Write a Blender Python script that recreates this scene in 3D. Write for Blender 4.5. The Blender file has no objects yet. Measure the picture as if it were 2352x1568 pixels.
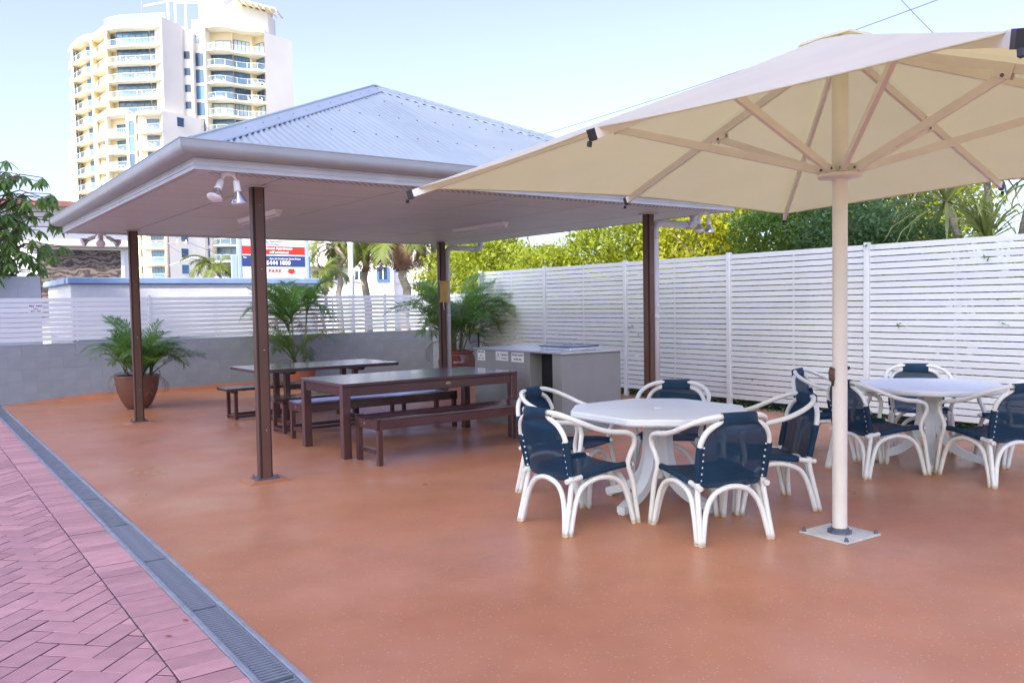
import bpy, math, random
import numpy as np
from mathutils import Vector, Matrix
random.seed(11)
rng = np.random.default_rng(11)
sc = bpy.context.scene
col = sc.collection
R = math.radians

# ------------------------------------------------------------------ camera
# world frame = the yard: x across (towards the slat fence), y along the drain
PSI, FPX, PITCH, ROLL, EYE = 0.63, 1928.86, 0.0454, -0.0169, 1.52
PW, PH = 2352.0, 1568.0
_c, _s = math.cos(PITCH), math.sin(PITCH)
fwd = Vector((math.sin(PSI)*_c, math.cos(PSI)*_c, -_s))
rgt = Vector((math.cos(PSI), -math.sin(PSI), 0))
upv = rgt.cross(fwd)
cp, sp = math.cos(ROLL), math.sin(ROLL)
rr = rgt*cp + upv*sp
uu = rgt*(-sp) + upv*cp
cam_d = bpy.data.cameras.new('camera'); cam = bpy.data.objects.new('camera', cam_d)
col.objects.link(cam)
cam.matrix_world = Matrix(((rr.x, uu.x, -fwd.x, 0), (rr.y, uu.y, -fwd.y, 0), (rr.z, uu.z, -fwd.z, EYE), (0, 0, 0, 1)))
cam_d.sensor_width = 36; cam_d.lens = 36*FPX/PW
cam_d.clip_start = 0.05; cam_d.clip_end = 3000
sc.camera = cam

# ------------------------------------------------------------------ sky, sun, exposure
SUN_EL, SUN_AZ = R(40), math.atan2(-0.906, -0.423)      # azimuth of the sun itself, from +y towards +x
w = bpy.data.worlds.new('World'); sc.world = w; w.use_nodes = True
nt = w.node_tree
sky = nt.nodes.new('ShaderNodeTexSky'); sky.sky_type = 'NISHITA'; sky.sun_disc = False
sky.sun_elevation = SUN_EL; sky.sun_rotation = SUN_AZ
sky.air_density = 1.0; sky.dust_density = 3.3; sky.ozone_density = 4.5
bg = nt.nodes['Background']; bg.inputs[1].default_value = 0.15
tint = nt.nodes.new('ShaderNodeMix'); tint.data_type = 'RGBA'; tint.blend_type = 'MULTIPLY'; tint.inputs[0].default_value = 1
tint.inputs[7].default_value = (1.0, 1.02, 1.03, 1)
nt.links.new(sky.outputs[0], tint.inputs[6]); hs_ = nt.nodes.new('ShaderNodeHueSaturation'); hs_.inputs['Hue'].default_value = 0.535; hs_.inputs['Saturation'].default_value = 0.92
nt.links.new(tint.outputs[2], hs_.inputs['Color']); nt.links.new(hs_.outputs[0], bg.inputs[0])
sd = bpy.data.lights.new('sun', 'SUN'); sd.energy = 3.4; sd.angle = R(0.53); sd.color = (1.0, 0.93, 0.82)
so = bpy.data.objects.new('sun', sd); col.objects.link(so)
sdir = Vector((math.sin(SUN_AZ)*math.cos(SUN_EL), math.cos(SUN_AZ)*math.cos(SUN_EL), math.sin(SUN_EL)))
so.rotation_euler = sdir.to_track_quat('Z', 'Y').to_euler(); so.location = sdir*60
vs = sc.view_settings
vs.view_transform = 'Standard'; vs.look = 'None'; vs.gamma = 1; vs.use_curve_mapping = False
vs.exposure = 1.66
sc.render.engine = 'CYCLES'
sc.cycles.max_bounces = 8; sc.cycles.diffuse_bounces = 4; sc.cycles.glossy_bounces = 3
sc.cycles.transparent_max_bounces = 12; sc.cycles.transmission_bounces = 4
sc.cycles.sample_clamp_indirect = 6

# ------------------------------------------------------------------ pixels (2352 wide) to directions
def ray(px, py):
    a, b = px-PW/2, py-PH/2
    x, y = a*cp+b*sp, -a*sp+b*cp
    return rgt*(x/FPX) + upv*(-y/FPX) + fwd
EY = Vector((0, 0, EYE))
def onV(px, py, V):
    d = ray(px, py); return EY + d*(V/d.y)
def onU(px, py, U):
    d = ray(px, py); return EY + d*(U/d.x)
def onZ(px, py, z=0.0):
    d = ray(px, py); return EY + d*((z-EYE)/d.z)
fh = Vector((math.sin(PSI), math.cos(PSI), 0))
def deep(px, py, Y):
    d = ray(px, py); return EY + d*(Y/d.dot(fh))

# ------------------------------------------------------------------ materials
MATS = {}
def mat(name, colr, rough=0.6, var=0.0, vscale=4.0, bump=0.0, bscale=60.0, spec=0.5, metal=0.0, col2=None, alpha=1.0,
        coat=0.0, stretch=None, trans=None, detail=4.0, rvar=0.0):
    m = bpy.data.materials.new(name); m.use_nodes = True; n = m.node_tree.nodes; l = m.node_tree.links
    b = n['Principled BSDF']
    b.inputs['Base Color'].default_value = (*colr, 1); b.inputs['Roughness'].default_value = rough
    b.inputs['Specular IOR Level'].default_value = spec; b.inputs['Metallic'].default_value = metal
    b.inputs['Alpha'].default_value = alpha; b.inputs['Coat Weight'].default_value = coat
    b.inputs['Coat Roughness'].default_value = 0.12
    tc = n.new('ShaderNodeTexCoord'); src = tc.outputs['Object']
    if stretch:
        mp = n.new('ShaderNodeMapping'); mp.inputs['Scale'].default_value = stretch
        l.new(src, mp.inputs[0]); src = mp.outputs[0]
    if var or col2:
        t = n.new('ShaderNodeTexNoise'); t.inputs['Scale'].default_value = vscale; t.inputs['Detail'].default_value = detail
        l.new(src, t.inputs['Vector'])
        r = n.new('ShaderNodeValToRGB'); r.color_ramp.elements[0].position = 0.3; r.color_ramp.elements[1].position = 0.7
        c2 = col2 if col2 else tuple(min(1, c*(1+var)) for c in colr)
        c1 = colr if col2 else tuple(c*(1-var) for c in colr)
        r.color_ramp.elements[0].color = (*c1, 1); r.color_ramp.elements[1].color = (*c2, 1)
        l.new(t.outputs['Fac'], r.inputs[0]); l.new(r.outputs[0], b.inputs['Base Color'])
        if rvar:
            mr = n.new('ShaderNodeMapRange'); mr.inputs[1].default_value = .3; mr.inputs[2].default_value = .7
            mr.inputs[3].default_value = rough-rvar; mr.inputs[4].default_value = rough+rvar
            l.new(t.outputs['Fac'], mr.inputs[0]); l.new(mr.outputs[0], b.inputs['Roughness'])
    if bump:
        t2 = n.new('ShaderNodeTexNoise'); t2.inputs['Scale'].default_value = bscale; t2.inputs['Detail'].default_value = 3
        l.new(src, t2.inputs['Vector'])
        bp = n.new('ShaderNodeBump'); bp.inputs['Strength'].default_value = bump; bp.inputs['Distance'].default_value = 0.01
        l.new(t2.outputs['Fac'], bp.inputs['Height']); l.new(bp.outputs[0], b.inputs['Normal'])
    if trans:
        fac, tcol = trans
        tr = n.new('ShaderNodeBsdfTranslucent'); tr.inputs[0].default_value = (*tcol, 1)
        mx = n.new('ShaderNodeMixShader'); mx.inputs[0].default_value = fac
        out = n['Material Output']
        l.new(b.outputs[0], mx.inputs[1]); l.new(tr.outputs[0], mx.inputs[2]); l.new(mx.outputs[0], out.inputs[0])
    MATS[name] = m
    return m
def obj_random(m, lo, hi, sock='Base Color'):
    """small per-object brightness shift so alike pieces are not identical"""
    n = m.node_tree.nodes; l = m.node_tree.links; b = n['Principled BSDF']
    oi = n.new('ShaderNodeObjectInfo'); mr = n.new('ShaderNodeMapRange')
    mr.inputs[3].default_value = lo; mr.inputs[4].default_value = hi
    l.new(oi.outputs['Random'], mr.inputs[0])
    hv = n.new('ShaderNodeHueSaturation')
    if b.inputs[sock].is_linked:
        l.new(b.inputs[sock].links[0].from_socket, hv.inputs['Color'])
    else:
        hv.inputs['Color'].default_value = b.inputs[sock].default_value
    l.new(mr.outputs[0], hv.inputs['Value']); l.new(hv.outputs[0], b.inputs[sock])
    return m

mat('paver', (0.52, 0.275, 0.255), .62, .10, 9, .2, 180); obj_random(MATS['paver'], .82, 1.14)
mat('joint_sand', (0.10, 0.068, 0.078), .95, .2, 30)
mat('drain_metal', (0.24, 0.27, 0.29), .42, .2, 14, .1, 90, metal=.35)
mat('drain_frame', (0.25, 0.275, 0.30), .5, .18, 10, .1, 60)
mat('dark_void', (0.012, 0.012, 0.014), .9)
mat('white_slat', (0.68, 0.73, 0.727), .42, .04, 2.2, stretch=(1,1,3)); obj_random(MATS['white_slat'], .94, 1.04)
mat('grey_wall', (0.275, 0.31, 0.325), .72, .10, 3.2, .45, 55); obj_random(MATS['grey_wall'], .96, 1.04)
mat('mortar_grey', (0.24, 0.27, 0.285), .85)
mat('floor_skirt', (0.40, 0.155, 0.068), .5, .1, 4)
mat('post_brown', (0.115, 0.058, 0.038), .42, .16, 5, .06, 80, stretch=(1, 1, .25))
mat('post_groove', (0.022, 0.016, 0.015), .6)
mat('base_steel', (0.12, 0.14, 0.18), .5, .2, 30, metal=.4)
mat('soffit', (0.64, 0.73, 0.75), .5, .05, 3, .06, 30, stretch=(.4, 3, 1))
mat('fascia', (0.50, 0.52, 0.52), .42, .06, 6)
mat('gutter', (0.36, 0.39, 0.39), .32, .05, 4)
mat('roof_sheet', (0.39, 0.455, 0.455), .38, .05, 2.2, metal=.0); obj_random(MATS['roof_sheet'], .96, 1.03)
mat('screw', (0.05, 0.045, 0.045), .5)
mat('lamp_white', (0.82, 0.84, 0.80), .4, .05, 10)
mat('lamp_glass', (0.80, 0.80, 0.82), .12, coat=.5)
mat('lamp_chrome', (0.62, 0.63, 0.66), .16, metal=.9)
mat('pipe_pvc', (0.62, 0.64, 0.66), .4, .05, 5)
mat('canvas', (0.72, 0.74, 0.62), .8, .05, 2.2, .3, 5, trans=(.38, (0.86, 0.72, 0.30)))
mat('umbrella_metal', (0.76, 0.74, 0.64), .4, .04, 6)
mat('plate_paint', (0.66, 0.66, 0.58), .5, col2=(0.46, .47, .45), vscale=9, detail=8)
mat('black_plastic', (0.02, 0.02, 0.022), .45)
mat('chair_white', (0.76, 0.79, 0.72), .32, .03, 5)
mat('foot_tan', (0.62, 0.48, 0.27), .5)
mat('sling', (0.005, 0.036, 0.075), .6, .2, 6, .25, 420, spec=.25, alpha=.92)
mat('table_white', (0.74, 0.80, 0.79), .36, .03, 3)
mat('dark_wood', (0.060, 0.021, 0.019), .3, .14, 5, .02, 40, stretch=(.25, 3, 3), coat=1.0, spec=.8)
mat('dark_wood_y', (0.058, 0.022, 0.020), .26, .14, 5, .02, 40, stretch=(3, .25, 3), coat=.3)
mat('brass', (0.35, 0.28, 0.13), .35, metal=.8)
mat('bbq_panel', (0.25, 0.265, 0.255), .45, .05, 4)
mat('bbq_top', (0.62, 0.64, 0.66), .22, .08, 5, metal=.85, stretch=(1, 6, 1))
mat('bbq_lid', (0.10, 0.15, 0.22), .3, metal=.5)
mat('sign_white', (0.74, 0.74, 0.74), .5)
mat('ink', (0.10, 0.10, 0.12), .6)
mat('ink_blue', (0.05, 0.06, 0.17), .6)
mat('pot_matt', (0.16, 0.072, 0.048), .42, .12, 6, .05, 30)
mat('pot_glaze', (0.16, 0.045, 0.03), .12, .3, 3, coat=.6)
mat('pot_terra', (0.34, 0.12, 0.07), .4, .12, 6)
mat('soil', (0.03, 0.022, 0.016), .95, .3, 20, .5, 60)
mat('frond', (0.085, 0.18, 0.035), .42, .3, 5, trans=(.38, (0.20, 0.40, 0.05))); obj_random(MATS['frond'], .6, 1.35)
mat('frond_dry', (0.17, 0.095, 0.055), .7, .3, 6)
mat('cane', (0.20, 0.22, 0.11), .55, .35, 9, stretch=(1, 1, 6))
mat('palm_trunk', (0.30, 0.26, 0.21), .85, .25, 8, .4, 30, stretch=(1, 1, 5))
mat('bag_yellow', (0.62, 0.42, 0.10), .5, .1, 8)
mat('rag_white', (0.7, 0.7, 0.68), .7)
# ------------------------------------------------------------------ mesh helpers
class MB:
    def __init__(s): s.v = []; s.f = []; s.sm = []
    def add(s, vs, fs, smooth=False):
        o = len(s.v); s.v += [tuple(p) for p in vs]
        s.f += [tuple(i+o for i in f) for f in fs]; s.sm += [smooth]*len(fs); return s
    def box(s, x0, y0, z0, x1, y1, z1):
        v = [(x0,y0,z0),(x1,y0,z0),(x1,y1,z0),(x0,y1,z0),(x0,y0,z1),(x1,y0,z1),(x1,y1,z1),(x0,y1,z1)]
        return s.add(v, [(0,3,2,1),(4,5,6,7),(0,1,5,4),(1,2,6,5),(2,3,7,6),(3,0,4,7)])
    def cbox(s, x0, y0, z0, x1, y1, z1, c=0.004):
        """box with chamfered edges"""
        lo, hi = (x0,y0,z0), (x1,y1,z1); V = []; idx = {}
        for sx in (0,1):
            for sy in (0,1):
                for sz in (0,1):
                    sg = (sx,sy,sz)
                    for ax in range(3):
                        p = [hi[k]-c if sg[k] else lo[k]+c for k in range(3)]
                        p[ax] = hi[ax] if sg[ax] else lo[ax]
                        idx[(sg,ax)] = len(V); V.append(p)
        F = []
        ctr = Vector(((x0+x1)/2,(y0+y1)/2,(z0+z1)/2))
        def face(ids):
            a, b, d = (Vector(V[i]) for i in ids[:3]); m = sum((Vector(V[i]) for i in ids), Vector())/len(ids)
            if (b-a).cross(d-a).dot(m-ctr) < 0: ids = ids[::-1]
            F.append(tuple(ids))
        for ax in range(3):
            o = [k for k in range(3) if k != ax]
            for sd_ in (0,1):
                ids = []
                for a, b in ((0,0),(1,0),(1,1),(0,1)):
                    g = [0,0,0]; g[ax] = sd_; g[o[0]] = a; g[o[1]] = b; ids.append(idx[(tuple(g),ax)])
                face(ids)
            for a in (0,1):
                for b in (0,1):
                    g0 = [0,0,0]; g0[o[0]] = a; g0[o[1]] = b; g1 = list(g0); g1[ax] = 1
                    face([idx[(tuple(g0),o[0])], idx[(tuple(g1),o[0])], idx[(tuple(g1),o[1])], idx[(tuple(g0),o[1])]])
        for sx in (0,1):
            for sy in (0,1):
                for sz in (0,1): face([idx[((sx,sy,sz),k)] for k in range(3)])
        return s.add(V, F)
    def prism(s, poly, z0, z1, smooth=False):
        n = len(poly)
        a = sum(poly[i][0]*poly[(i+1)%n][1]-poly[(i+1)%n][0]*poly[i][1] for i in range(n))
        if a < 0: poly = poly[::-1]
        v = [(p[0],p[1],z0) for p in poly]+[(p[0],p[1],z1) for p in poly]
        s.add(v, [tuple(range(n))[::-1], tuple(range(n,2*n))])
        o = len(s.v)-2*n
        for i in range(n):
            j = (i+1) % n; s.f.append((o+i,o+j,o+n+j,o+n+i)); s.sm.append(smooth)
        return s
    def tube(s, pts, r, n=8, caps=True, smooth=True, closed=False):
        P = [Vector(p) for p in pts]; m = len(P)
        rad = r if isinstance(r, (list,tuple)) else [r]*m
        T = []
        for i in range(m):
            if closed: t = P[(i+1)%m]-P[i-1]
            else: t = P[min(i+1,m-1)]-P[max(i-1,0)]
            T.append(t.normalized())
        ref = Vector((0,0,1)) if abs(T[0].z) < .9 else Vector((1,0,0))
        N = (ref-T[0]*ref.dot(T[0])).normalized(); V = []
        for i in range(m):
            N = (N-T[i]*N.dot(T[i])).normalized(); B = T[i].cross(N)
            for k in range(n):
                a = 2*math.pi*k/n; V.append(P[i]+(N*math.cos(a)+B*math.sin(a))*rad[i])
        F = []
        for i in range(m if closed else m-1):
            i2 = (i+1) % m
            for k in range(n):
                k2 = (k+1) % n; F.append((i*n+k, i*n+k2, i2*n+k2, i2*n+k))
        s.add(V, F, smooth)
        if caps and not closed:
            o = len(s.v)-len(V)
            s.f.append(tuple(o+k for k in range(n))[::-1]); s.sm.append(False)
            s.f.append(tuple(o+(m-1)*n+k for k in range(n))); s.sm.append(False)
        return s
    def lathe(s, prof, n=24, c=(0,0,0), smooth=True, cap0=False, cap1=False):
        V = []; F = []
        for r_, z in prof:
            for k in range(n):
                a = 2*math.pi*k/n; V.append((c[0]+r_*math.cos(a), c[1]+r_*math.sin(a), c[2]+z))
        for i in range(len(prof)-1):
            for k in range(n):
                k2 = (k+1) % n; F.append((i*n+k, i*n+k2, (i+1)*n+k2, (i+1)*n+k))
        s.add(V, F, smooth); o = len(s.v)-len(V); m = len(prof)
        if cap0: s.f.append(tuple(o+k for k in range(n))[::-1]); s.sm.append(False)
        if cap1: s.f.append(tuple(o+(m-1)*n+k for k in range(n))); s.sm.append(False)
        return s
    def bar(s, a, b, wd, ht, up=(0,0,1)):
        """rectangular bar from a to b"""
        a, b = Vector(a), Vector(b); t = (b-a).normalized(); upv_ = Vector(up)
        sdv = t.cross(upv_).normalized(); u2 = sdv.cross(t)
        V = []
        for p in (a, b):
            for x, y in ((-1,-1),(1,-1),(1,1),(-1,1)): V.append(p+sdv*(x*wd/2)+u2*(y*ht/2))
        return s.add(V, [(0,1,2,3)[::-1],(4,5,6,7),(0,1,5,4),(1,2,6,5),(2,3,7,6),(3,0,4,7)])
    def grid(s, fn, nu, nv, smooth=True):
        V = [fn(i/nu, j/nv) for j in range(nv+1) for i in range(nu+1)]
        F = [(j*(nu+1)+i, j*(nu+1)+i+1, (j+1)*(nu+1)+i+1, (j+1)*(nu+1)+i) for j in range(nv) for i in range(nu)]
        return s.add(V, F, smooth)
    def mesh(s, name):
        me = bpy.data.meshes.new(name); me.from_pydata(s.v, [], s.f); me.update()
        if any(s.sm): me.polygons.foreach_set('use_smooth', s.sm)
        return me
    def build(s, name, m=None, parent=None):
        return put(name, s.mesh(name), m, parent)
def put(name, me, m=None, parent=None, loc=None, rot=None, scale=None):
    o = bpy.data.objects.new(name, me); col.objects.link(o)
    if m and not me.materials: me.materials.append(MATS[m] if isinstance(m, str) else m)
    if parent: o.parent = parent
    if loc is not None: o.location = loc
    if rot is not None: o.rotation_euler = rot
    if scale is not None: o.scale = scale if hasattr(scale, '__len__') else (scale,)*3
    return o
def tag(o, label, cat, group=None):
    o['label'] = label; o['category'] = cat
    if group: o['group'] = group
    return o
def thing(name, label, cat, loc=(0,0,0), rz=0, group=None):
    o = bpy.data.objects.new(name, None); col.objects.link(o); o.empty_display_size = .1
    o.location = loc; o.rotation_euler = (0,0,rz); return tag(o, label, cat, group)
def struct(o): o['kind'] = 'structure'; return o
def stuff(o): o['kind'] = 'stuff'; return o
def smooth_path(pts, k=5, closed=False):
    """Catmull-Rom resampling"""
    P = [Vector(p) for p in pts]; n = len(P); out = []
    for i in range(n if closed else n-1):
        if closed: a, b, c, d = P[i-1], P[i], P[(i+1)%n], P[(i+2)%n]
        else: a, b, c, d = P[max(i-1,0)], P[i], P[i+1], P[min(i+2,n-1)]
        for j in range(k):
            t = j/k; out.append(.5*((2*b)+(c-a)*t+(2*a-5*b+4*c-d)*t*t+(3*b-3*c+d-a)*t**3))
    if not closed: out.append(P[-1])
    return out
def copy_tree(o, parent=None):
    c = o.copy(); col.objects.link(c)
    if parent: c.parent = parent
    for ch in list(o.children): copy_tree(ch, c)
    return c
def fast_mesh(name, verts, faces_n, quads, smooth=False):
    """numpy mesh: verts (N,3), quads (M,faces_n)"""
    me = bpy.data.meshes.new(name); nv, nf = len(verts), len(quads)
    me.vertices.add(nv); me.vertices.foreach_set('co', np.asarray(verts, np.float32).ravel())
    me.loops.add(nf*faces_n); me.loops.foreach_set('vertex_index', np.asarray(quads, np.int32).ravel())
    me.polygons.add(nf); me.polygons.foreach_set('loop_start', np.arange(0, nf*faces_n, faces_n, dtype=np.int32))
    me.update(calc_edges=True); me.validate()
    return me
def text(name, body, size, m, parent, loc, rot, bold=0.0, align='CENTER', xs=1.0, spacing=1.0):
    cu = bpy.data.curves.new(name, 'FONT'); cu.body = body; cu.size = size; cu.align_x = align; cu.align_y = 'CENTER'
    cu.extrude = 0.0015; cu.offset = bold; cu.space_character = spacing; cu.resolution_u = 3
    t = bpy.data.objects.new(name, cu); col.objects.link(t)
    dg = bpy.context.evaluated_depsgraph_get(); me = bpy.data.meshes.new_from_object(t.evaluated_get(dg))
    bpy.data.objects.remove(t)
    return put(name, me, m, parent, loc, rot, (xs, 1, 1))
def leaf_quads(cen, size, nrm_bias=None, aspect=2.0, jitter=.35, droop=0.0):
    """leaf-shaped quads at the given centres"""
    n = len(cen); a = rng.normal(size=(n,3))
    a[:,2] -= droop
    a /= np.linalg.norm(a, axis=1)[:,None]
    b = rng.normal(size=(n,3))
    if nrm_bias is not None: b = np.cross(a, nrm_bias+rng.normal(size=(n,3))*.6)
    else: b -= (a*b).sum(1)[:,None]*a
    b /= np.linalg.norm(b, axis=1)[:,None]+1e-9
    L = size*(1+rng.uniform(-jitter, jitter, n)); Wd = L/aspect
    a *= L[:,None]/2; b *= Wd[:,None]/2
    V = np.stack([cen-a, cen+b-a*.1, cen+a, cen-b-a*.1], 1).reshape(-1,3)
    return V, np.arange(n*4).reshape(-1,4)
# ------------------------------------------------------------------ ground, floor, paving, drain
mat('ground_far', (0.17, 0.165, 0.155), .9, .2, .05)
gm = MB().add([(-900,-900,-.04),(900,-900,-.04),(900,900,-.04),(-900,900,-.04)], [(0,1,2,3)]).build('ground', 'ground_far'); struct(gm)

def floor_material():
    m = bpy.data.materials.new('coated_floor'); m.use_nodes = True; n = m.node_tree.nodes; l = m.node_tree.links
    b = n['Principled BSDF']; tc = n.new('ShaderNodeTexCoord'); o = tc.outputs['Object']
    def noise(s_, d_=4, r_=.55):
        t = n.new('ShaderNodeTexNoise'); t.inputs['Scale'].default_value = s_; t.inputs['Detail'].default_value = d_
        t.inputs['Roughness'].default_value = r_; l.new(o, t.inputs['Vector']); return t.outputs['Fac']
    def ramp(f, p0, c0, p1, c1):
        r = n.new('ShaderNodeValToRGB'); e = r.color_ramp.elements
        e[0].position = p0; e[0].color = (*c0,1); e[1].position = p1; e[1].color = (*c1,1); l.new(f, r.inputs[0]); return r.outputs[0]
    def mix(f, a, b_, mode='MIX'):
        x = n.new('ShaderNodeMix'); x.data_type = 'RGBA'; x.blend_type = mode
        if isinstance(f, float): x.inputs[0].default_value = f
        else: l.new(f, x.inputs[0])
        l.new(a, x.inputs[6])
        if isinstance(b_, tuple): x.inputs[7].default_value = (*b_,1)
        else: l.new(b_, x.inputs[7])
        return x.outputs[2]
    big = ramp(noise(.5, 3, .5), .32, (0.42,0.170,0.076), .68, (0.48,0.212,0.104))
    med = ramp(noise(2.6, 3, .5), .3, (.93,.93,.93), .7, (1.06,1.06,1.06))
    c = mix(1.0, big, med, 'MULTIPLY')
    vo = n.new('ShaderNodeTexVoronoi'); vo.inputs['Scale'].default_value = 44; l.new(o, vo.inputs['Vector'])
    fl = n.new('ShaderNodeMath'); fl.operation = 'LESS_THAN'; fl.inputs[1].default_value = .17; l.new(vo.outputs['Distance'], fl.inputs[0])
    sel = n.new('ShaderNodeMath'); sel.operation = 'GREATER_THAN'; sel.inputs[1].default_value = .5
    sepc = n.new('ShaderNodeSeparateColor'); l.new(vo.outputs['Color'], sepc.inputs[0]); l.new(sepc.outputs[0], sel.inputs[0])
    mu = n.new('ShaderNodeMath'); mu.operation = 'MULTIPLY'; l.new(fl.outputs[0], mu.inputs[0]); l.new(sel.outputs[0], mu.inputs[1])
    mu2 = n.new('ShaderNodeMath'); mu2.operation = 'MULTIPLY'; mu2.inputs[1].default_value = .55; l.new(mu.outputs[0], mu2.inputs[0])
    c = mix(mu2.outputs[0], c, (0.66,0.50,0.38))
    # faint grime patches
    pale = n.new('ShaderNodeMapRange'); pale.inputs[1].default_value = .5; pale.inputs[2].default_value = .75; pale.inputs[3].default_value = 0; pale.inputs[4].default_value = .42
    l.new(noise(.75, 4, .6), pale.inputs[0]); c = mix(pale.outputs[0], c, (0.60,0.30,0.185))
    scuff = n.new('ShaderNodeMapRange'); scuff.inputs[1].default_value = .58; scuff.inputs[2].default_value = .8; scuff.inputs[3].default_value = 0; scuff.inputs[4].default_value = .5
    l.new(noise(5.5, 6, .7), scuff.inputs[0]); c = mix(scuff.outputs[0], c, (0.34,0.15,0.085))
    l.new(c, b.inputs['Base Color'])
    mr = n.new('ShaderNodeMapRange'); mr.inputs[1].default_value = .3; mr.inputs[2].default_value = .7; mr.inputs[3].default_value = .27; mr.inputs[4].default_value = .55
    l.new(noise(.9, 3, .55), mr.inputs[0]); l.new(mr.outputs[0], b.inputs['Roughness'])
    b.inputs['Specular IOR Level'].default_value = .5
    bp = n.new('ShaderNodeBump'); bp.inputs['Strength'].default_value = .12; bp.inputs['Distance'].default_value = .004
    l.new(noise(75, 2), bp.inputs['Height']); l.new(bp.outputs[0], b.inputs['Normal'])
    MATS['coated_floor'] = m
floor_material()
U0, VB, UF = 1.296, 15.85, 9.45          # floor starts, back wall face, right fence line
fl = MB().add([(U0,-8,0),(9.66,-8,0),(9.66,VB+.1,0),(U0,VB+.1,0)], [(0,1,2,3)]).build('floor', 'coated_floor'); struct(fl)
# coved upturn where the floor meets the low wall
def cove(x0, x1, h0, h1):
    pr = [(0,0),(.012,.028),(.03,.055),(.045,1.0)]
    m = MB(); V = []
    for x, hh in ((x0,h0),(x1,h1)):
        V += [(x, VB-.13, .001), (x, VB-.075, hh*.45), (x, VB-.05, hh), (x, VB+.02, hh*1.05)]
    return m.add(V, [(0,4,5,1),(1,5,6,2),(2,6,7,3)])
m = cove(1.36, 2.6, .004, .10)
m2 = cove(2.6, 9.44, .10, .115); m.add(m2.v, m2.f)
m.build('skirting', 'floor_skirt', fl)

# brick paving: 45 degree herringbone with a soldier course beside the drain
pav = MB().add([(-5,-3,-.006),(1.106,-3,-.006),(1.106,VB+.4,-.006),(-5,VB+.4,-.006)], [(0,1,2,3)]).build('brick_paving', 'joint_sand'); struct(pav)
BA, J = .1265, .0036
UB = .868
def clip_poly(poly, umax):
    out = []
    for i in range(len(poly)):
        a, b = poly[i], poly[(i+1)%len(poly)]
        ina, inb = a[0] <= umax, b[0] <= umax
        if ina: out.append(a)
        if ina != inb:
            t = (umax-a[0])/(b[0]-a[0]); out.append((umax, a[1]+t*(b[1]-a[1])))
    return out
def brick_mb(poly, mb=None, zoff=0.0):
    """paver from a convex outline with worn arrises"""
    mb = mb or MB(); n = len(poly); cx = sum(p[0] for p in poly)/n; cy = sum(p[1] for p in poly)/n
    L0 = [(p[0],p[1],-.04+zoff) for p in poly]; L1 = [(p[0],p[1],-.0025+zoff) for p in poly]
    L2 = []
    for p in poly:
        d = Vector((cx-p[0], cy-p[1])); d = d.normalized()*.004; L2.append((p[0]+d.x, p[1]+d.y, 0+zoff))
    F = [tuple(range(2*n,3*n))]
    for i in range(n):
        j = (i+1)%n; F += [(i,j,n+j,n+i),(n+i,n+j,2*n+j,2*n+i)]
    return mb.add(L0+L1+L2, F)
def two_tone(me):
    me.materials.append(MATS['paver']); me.materials.append(MATS['joint_sand'])
    me.polygons.foreach_set('material_index', [0 if p.normal.z > .5 else 1 for p in me.polygons]); return me
bricks = []
c45 = math.sqrt(.5)
full_h = [(0+J,0+J),(2*BA-J,0+J),(2*BA-J,BA-J),(0+J,BA-J)]
for gx in range(-45, 150):
    for gy in range(-80, 110):
        d = (gx-gy) % 4
        if d == 0: rect = [(gx*BA+p[0], gy*BA+p[1]) for p in full_h]
        elif d == 3: rect = [(gx*BA+p[1], gy*BA+p[0]) for p in full_h][::-1]
        else: continue
        poly = [((x-y)*c45, (x+y)*c45) for x, y in rect]
        cu = sum(p[0] for p in poly)/4; cv = sum(p[1] for p in poly)/4
        if cv < -2 or cv > VB+.2 or cu < -4.8 or cu > UB+.14: continue
        full = max(p[0] for p in poly) <= UB-J
        if not full: poly = clip_poly(poly, UB-J)
        if len(poly) < 3: continue
        area = abs(sum(poly[i][0]*poly[(i+1)%len(poly)][1]-poly[(i+1)%len(poly)][0]*poly[i][1] for i in range(len(poly))))/2
        if area < .0015: continue
        bricks.append((poly, full, d, cu, cv))
for k in range(-10, int((VB+.2)/BA)):
    v0 = k*BA; poly = [(UB+J,v0+J),(1.102,v0+J),(1.102,v0+BA-J),(UB+J,v0+BA-J)]
    bricks.append((poly, True, 9, .985, v0+BA/2))
def seen(b): return b[4] > 2.6 and b[3] > .066*b[4]-.12
near = sorted([b for b in bricks if seen(b)], key=lambda b: b[4])[:299]
nid = {id(b) for b in near}
proto = {}
for poly, full, d, cu, cv in near:
    rel = [(p[0]-cu, p[1]-cv) for p in poly]
    if full:
        if d not in proto: proto[d] = two_tone(brick_mb(rel).mesh('brick'))
        me = proto[d]
    else: me = two_tone(brick_mb(rel).mesh('brick'))
    put('brick', me, 'paver', pav, (cu, cv, random.uniform(-.0022, .0014)), (random.uniform(-.004,.004), random.uniform(-.004,.004), random.uniform(-.006,.006)))
fm = MB()
for b in bricks:
    if id(b) not in nid: brick_mb(b[0], fm, random.uniform(-.002, .001))
stuff(put('brick_field', two_tone(fm.mesh('brick_field')), None, pav))

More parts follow.
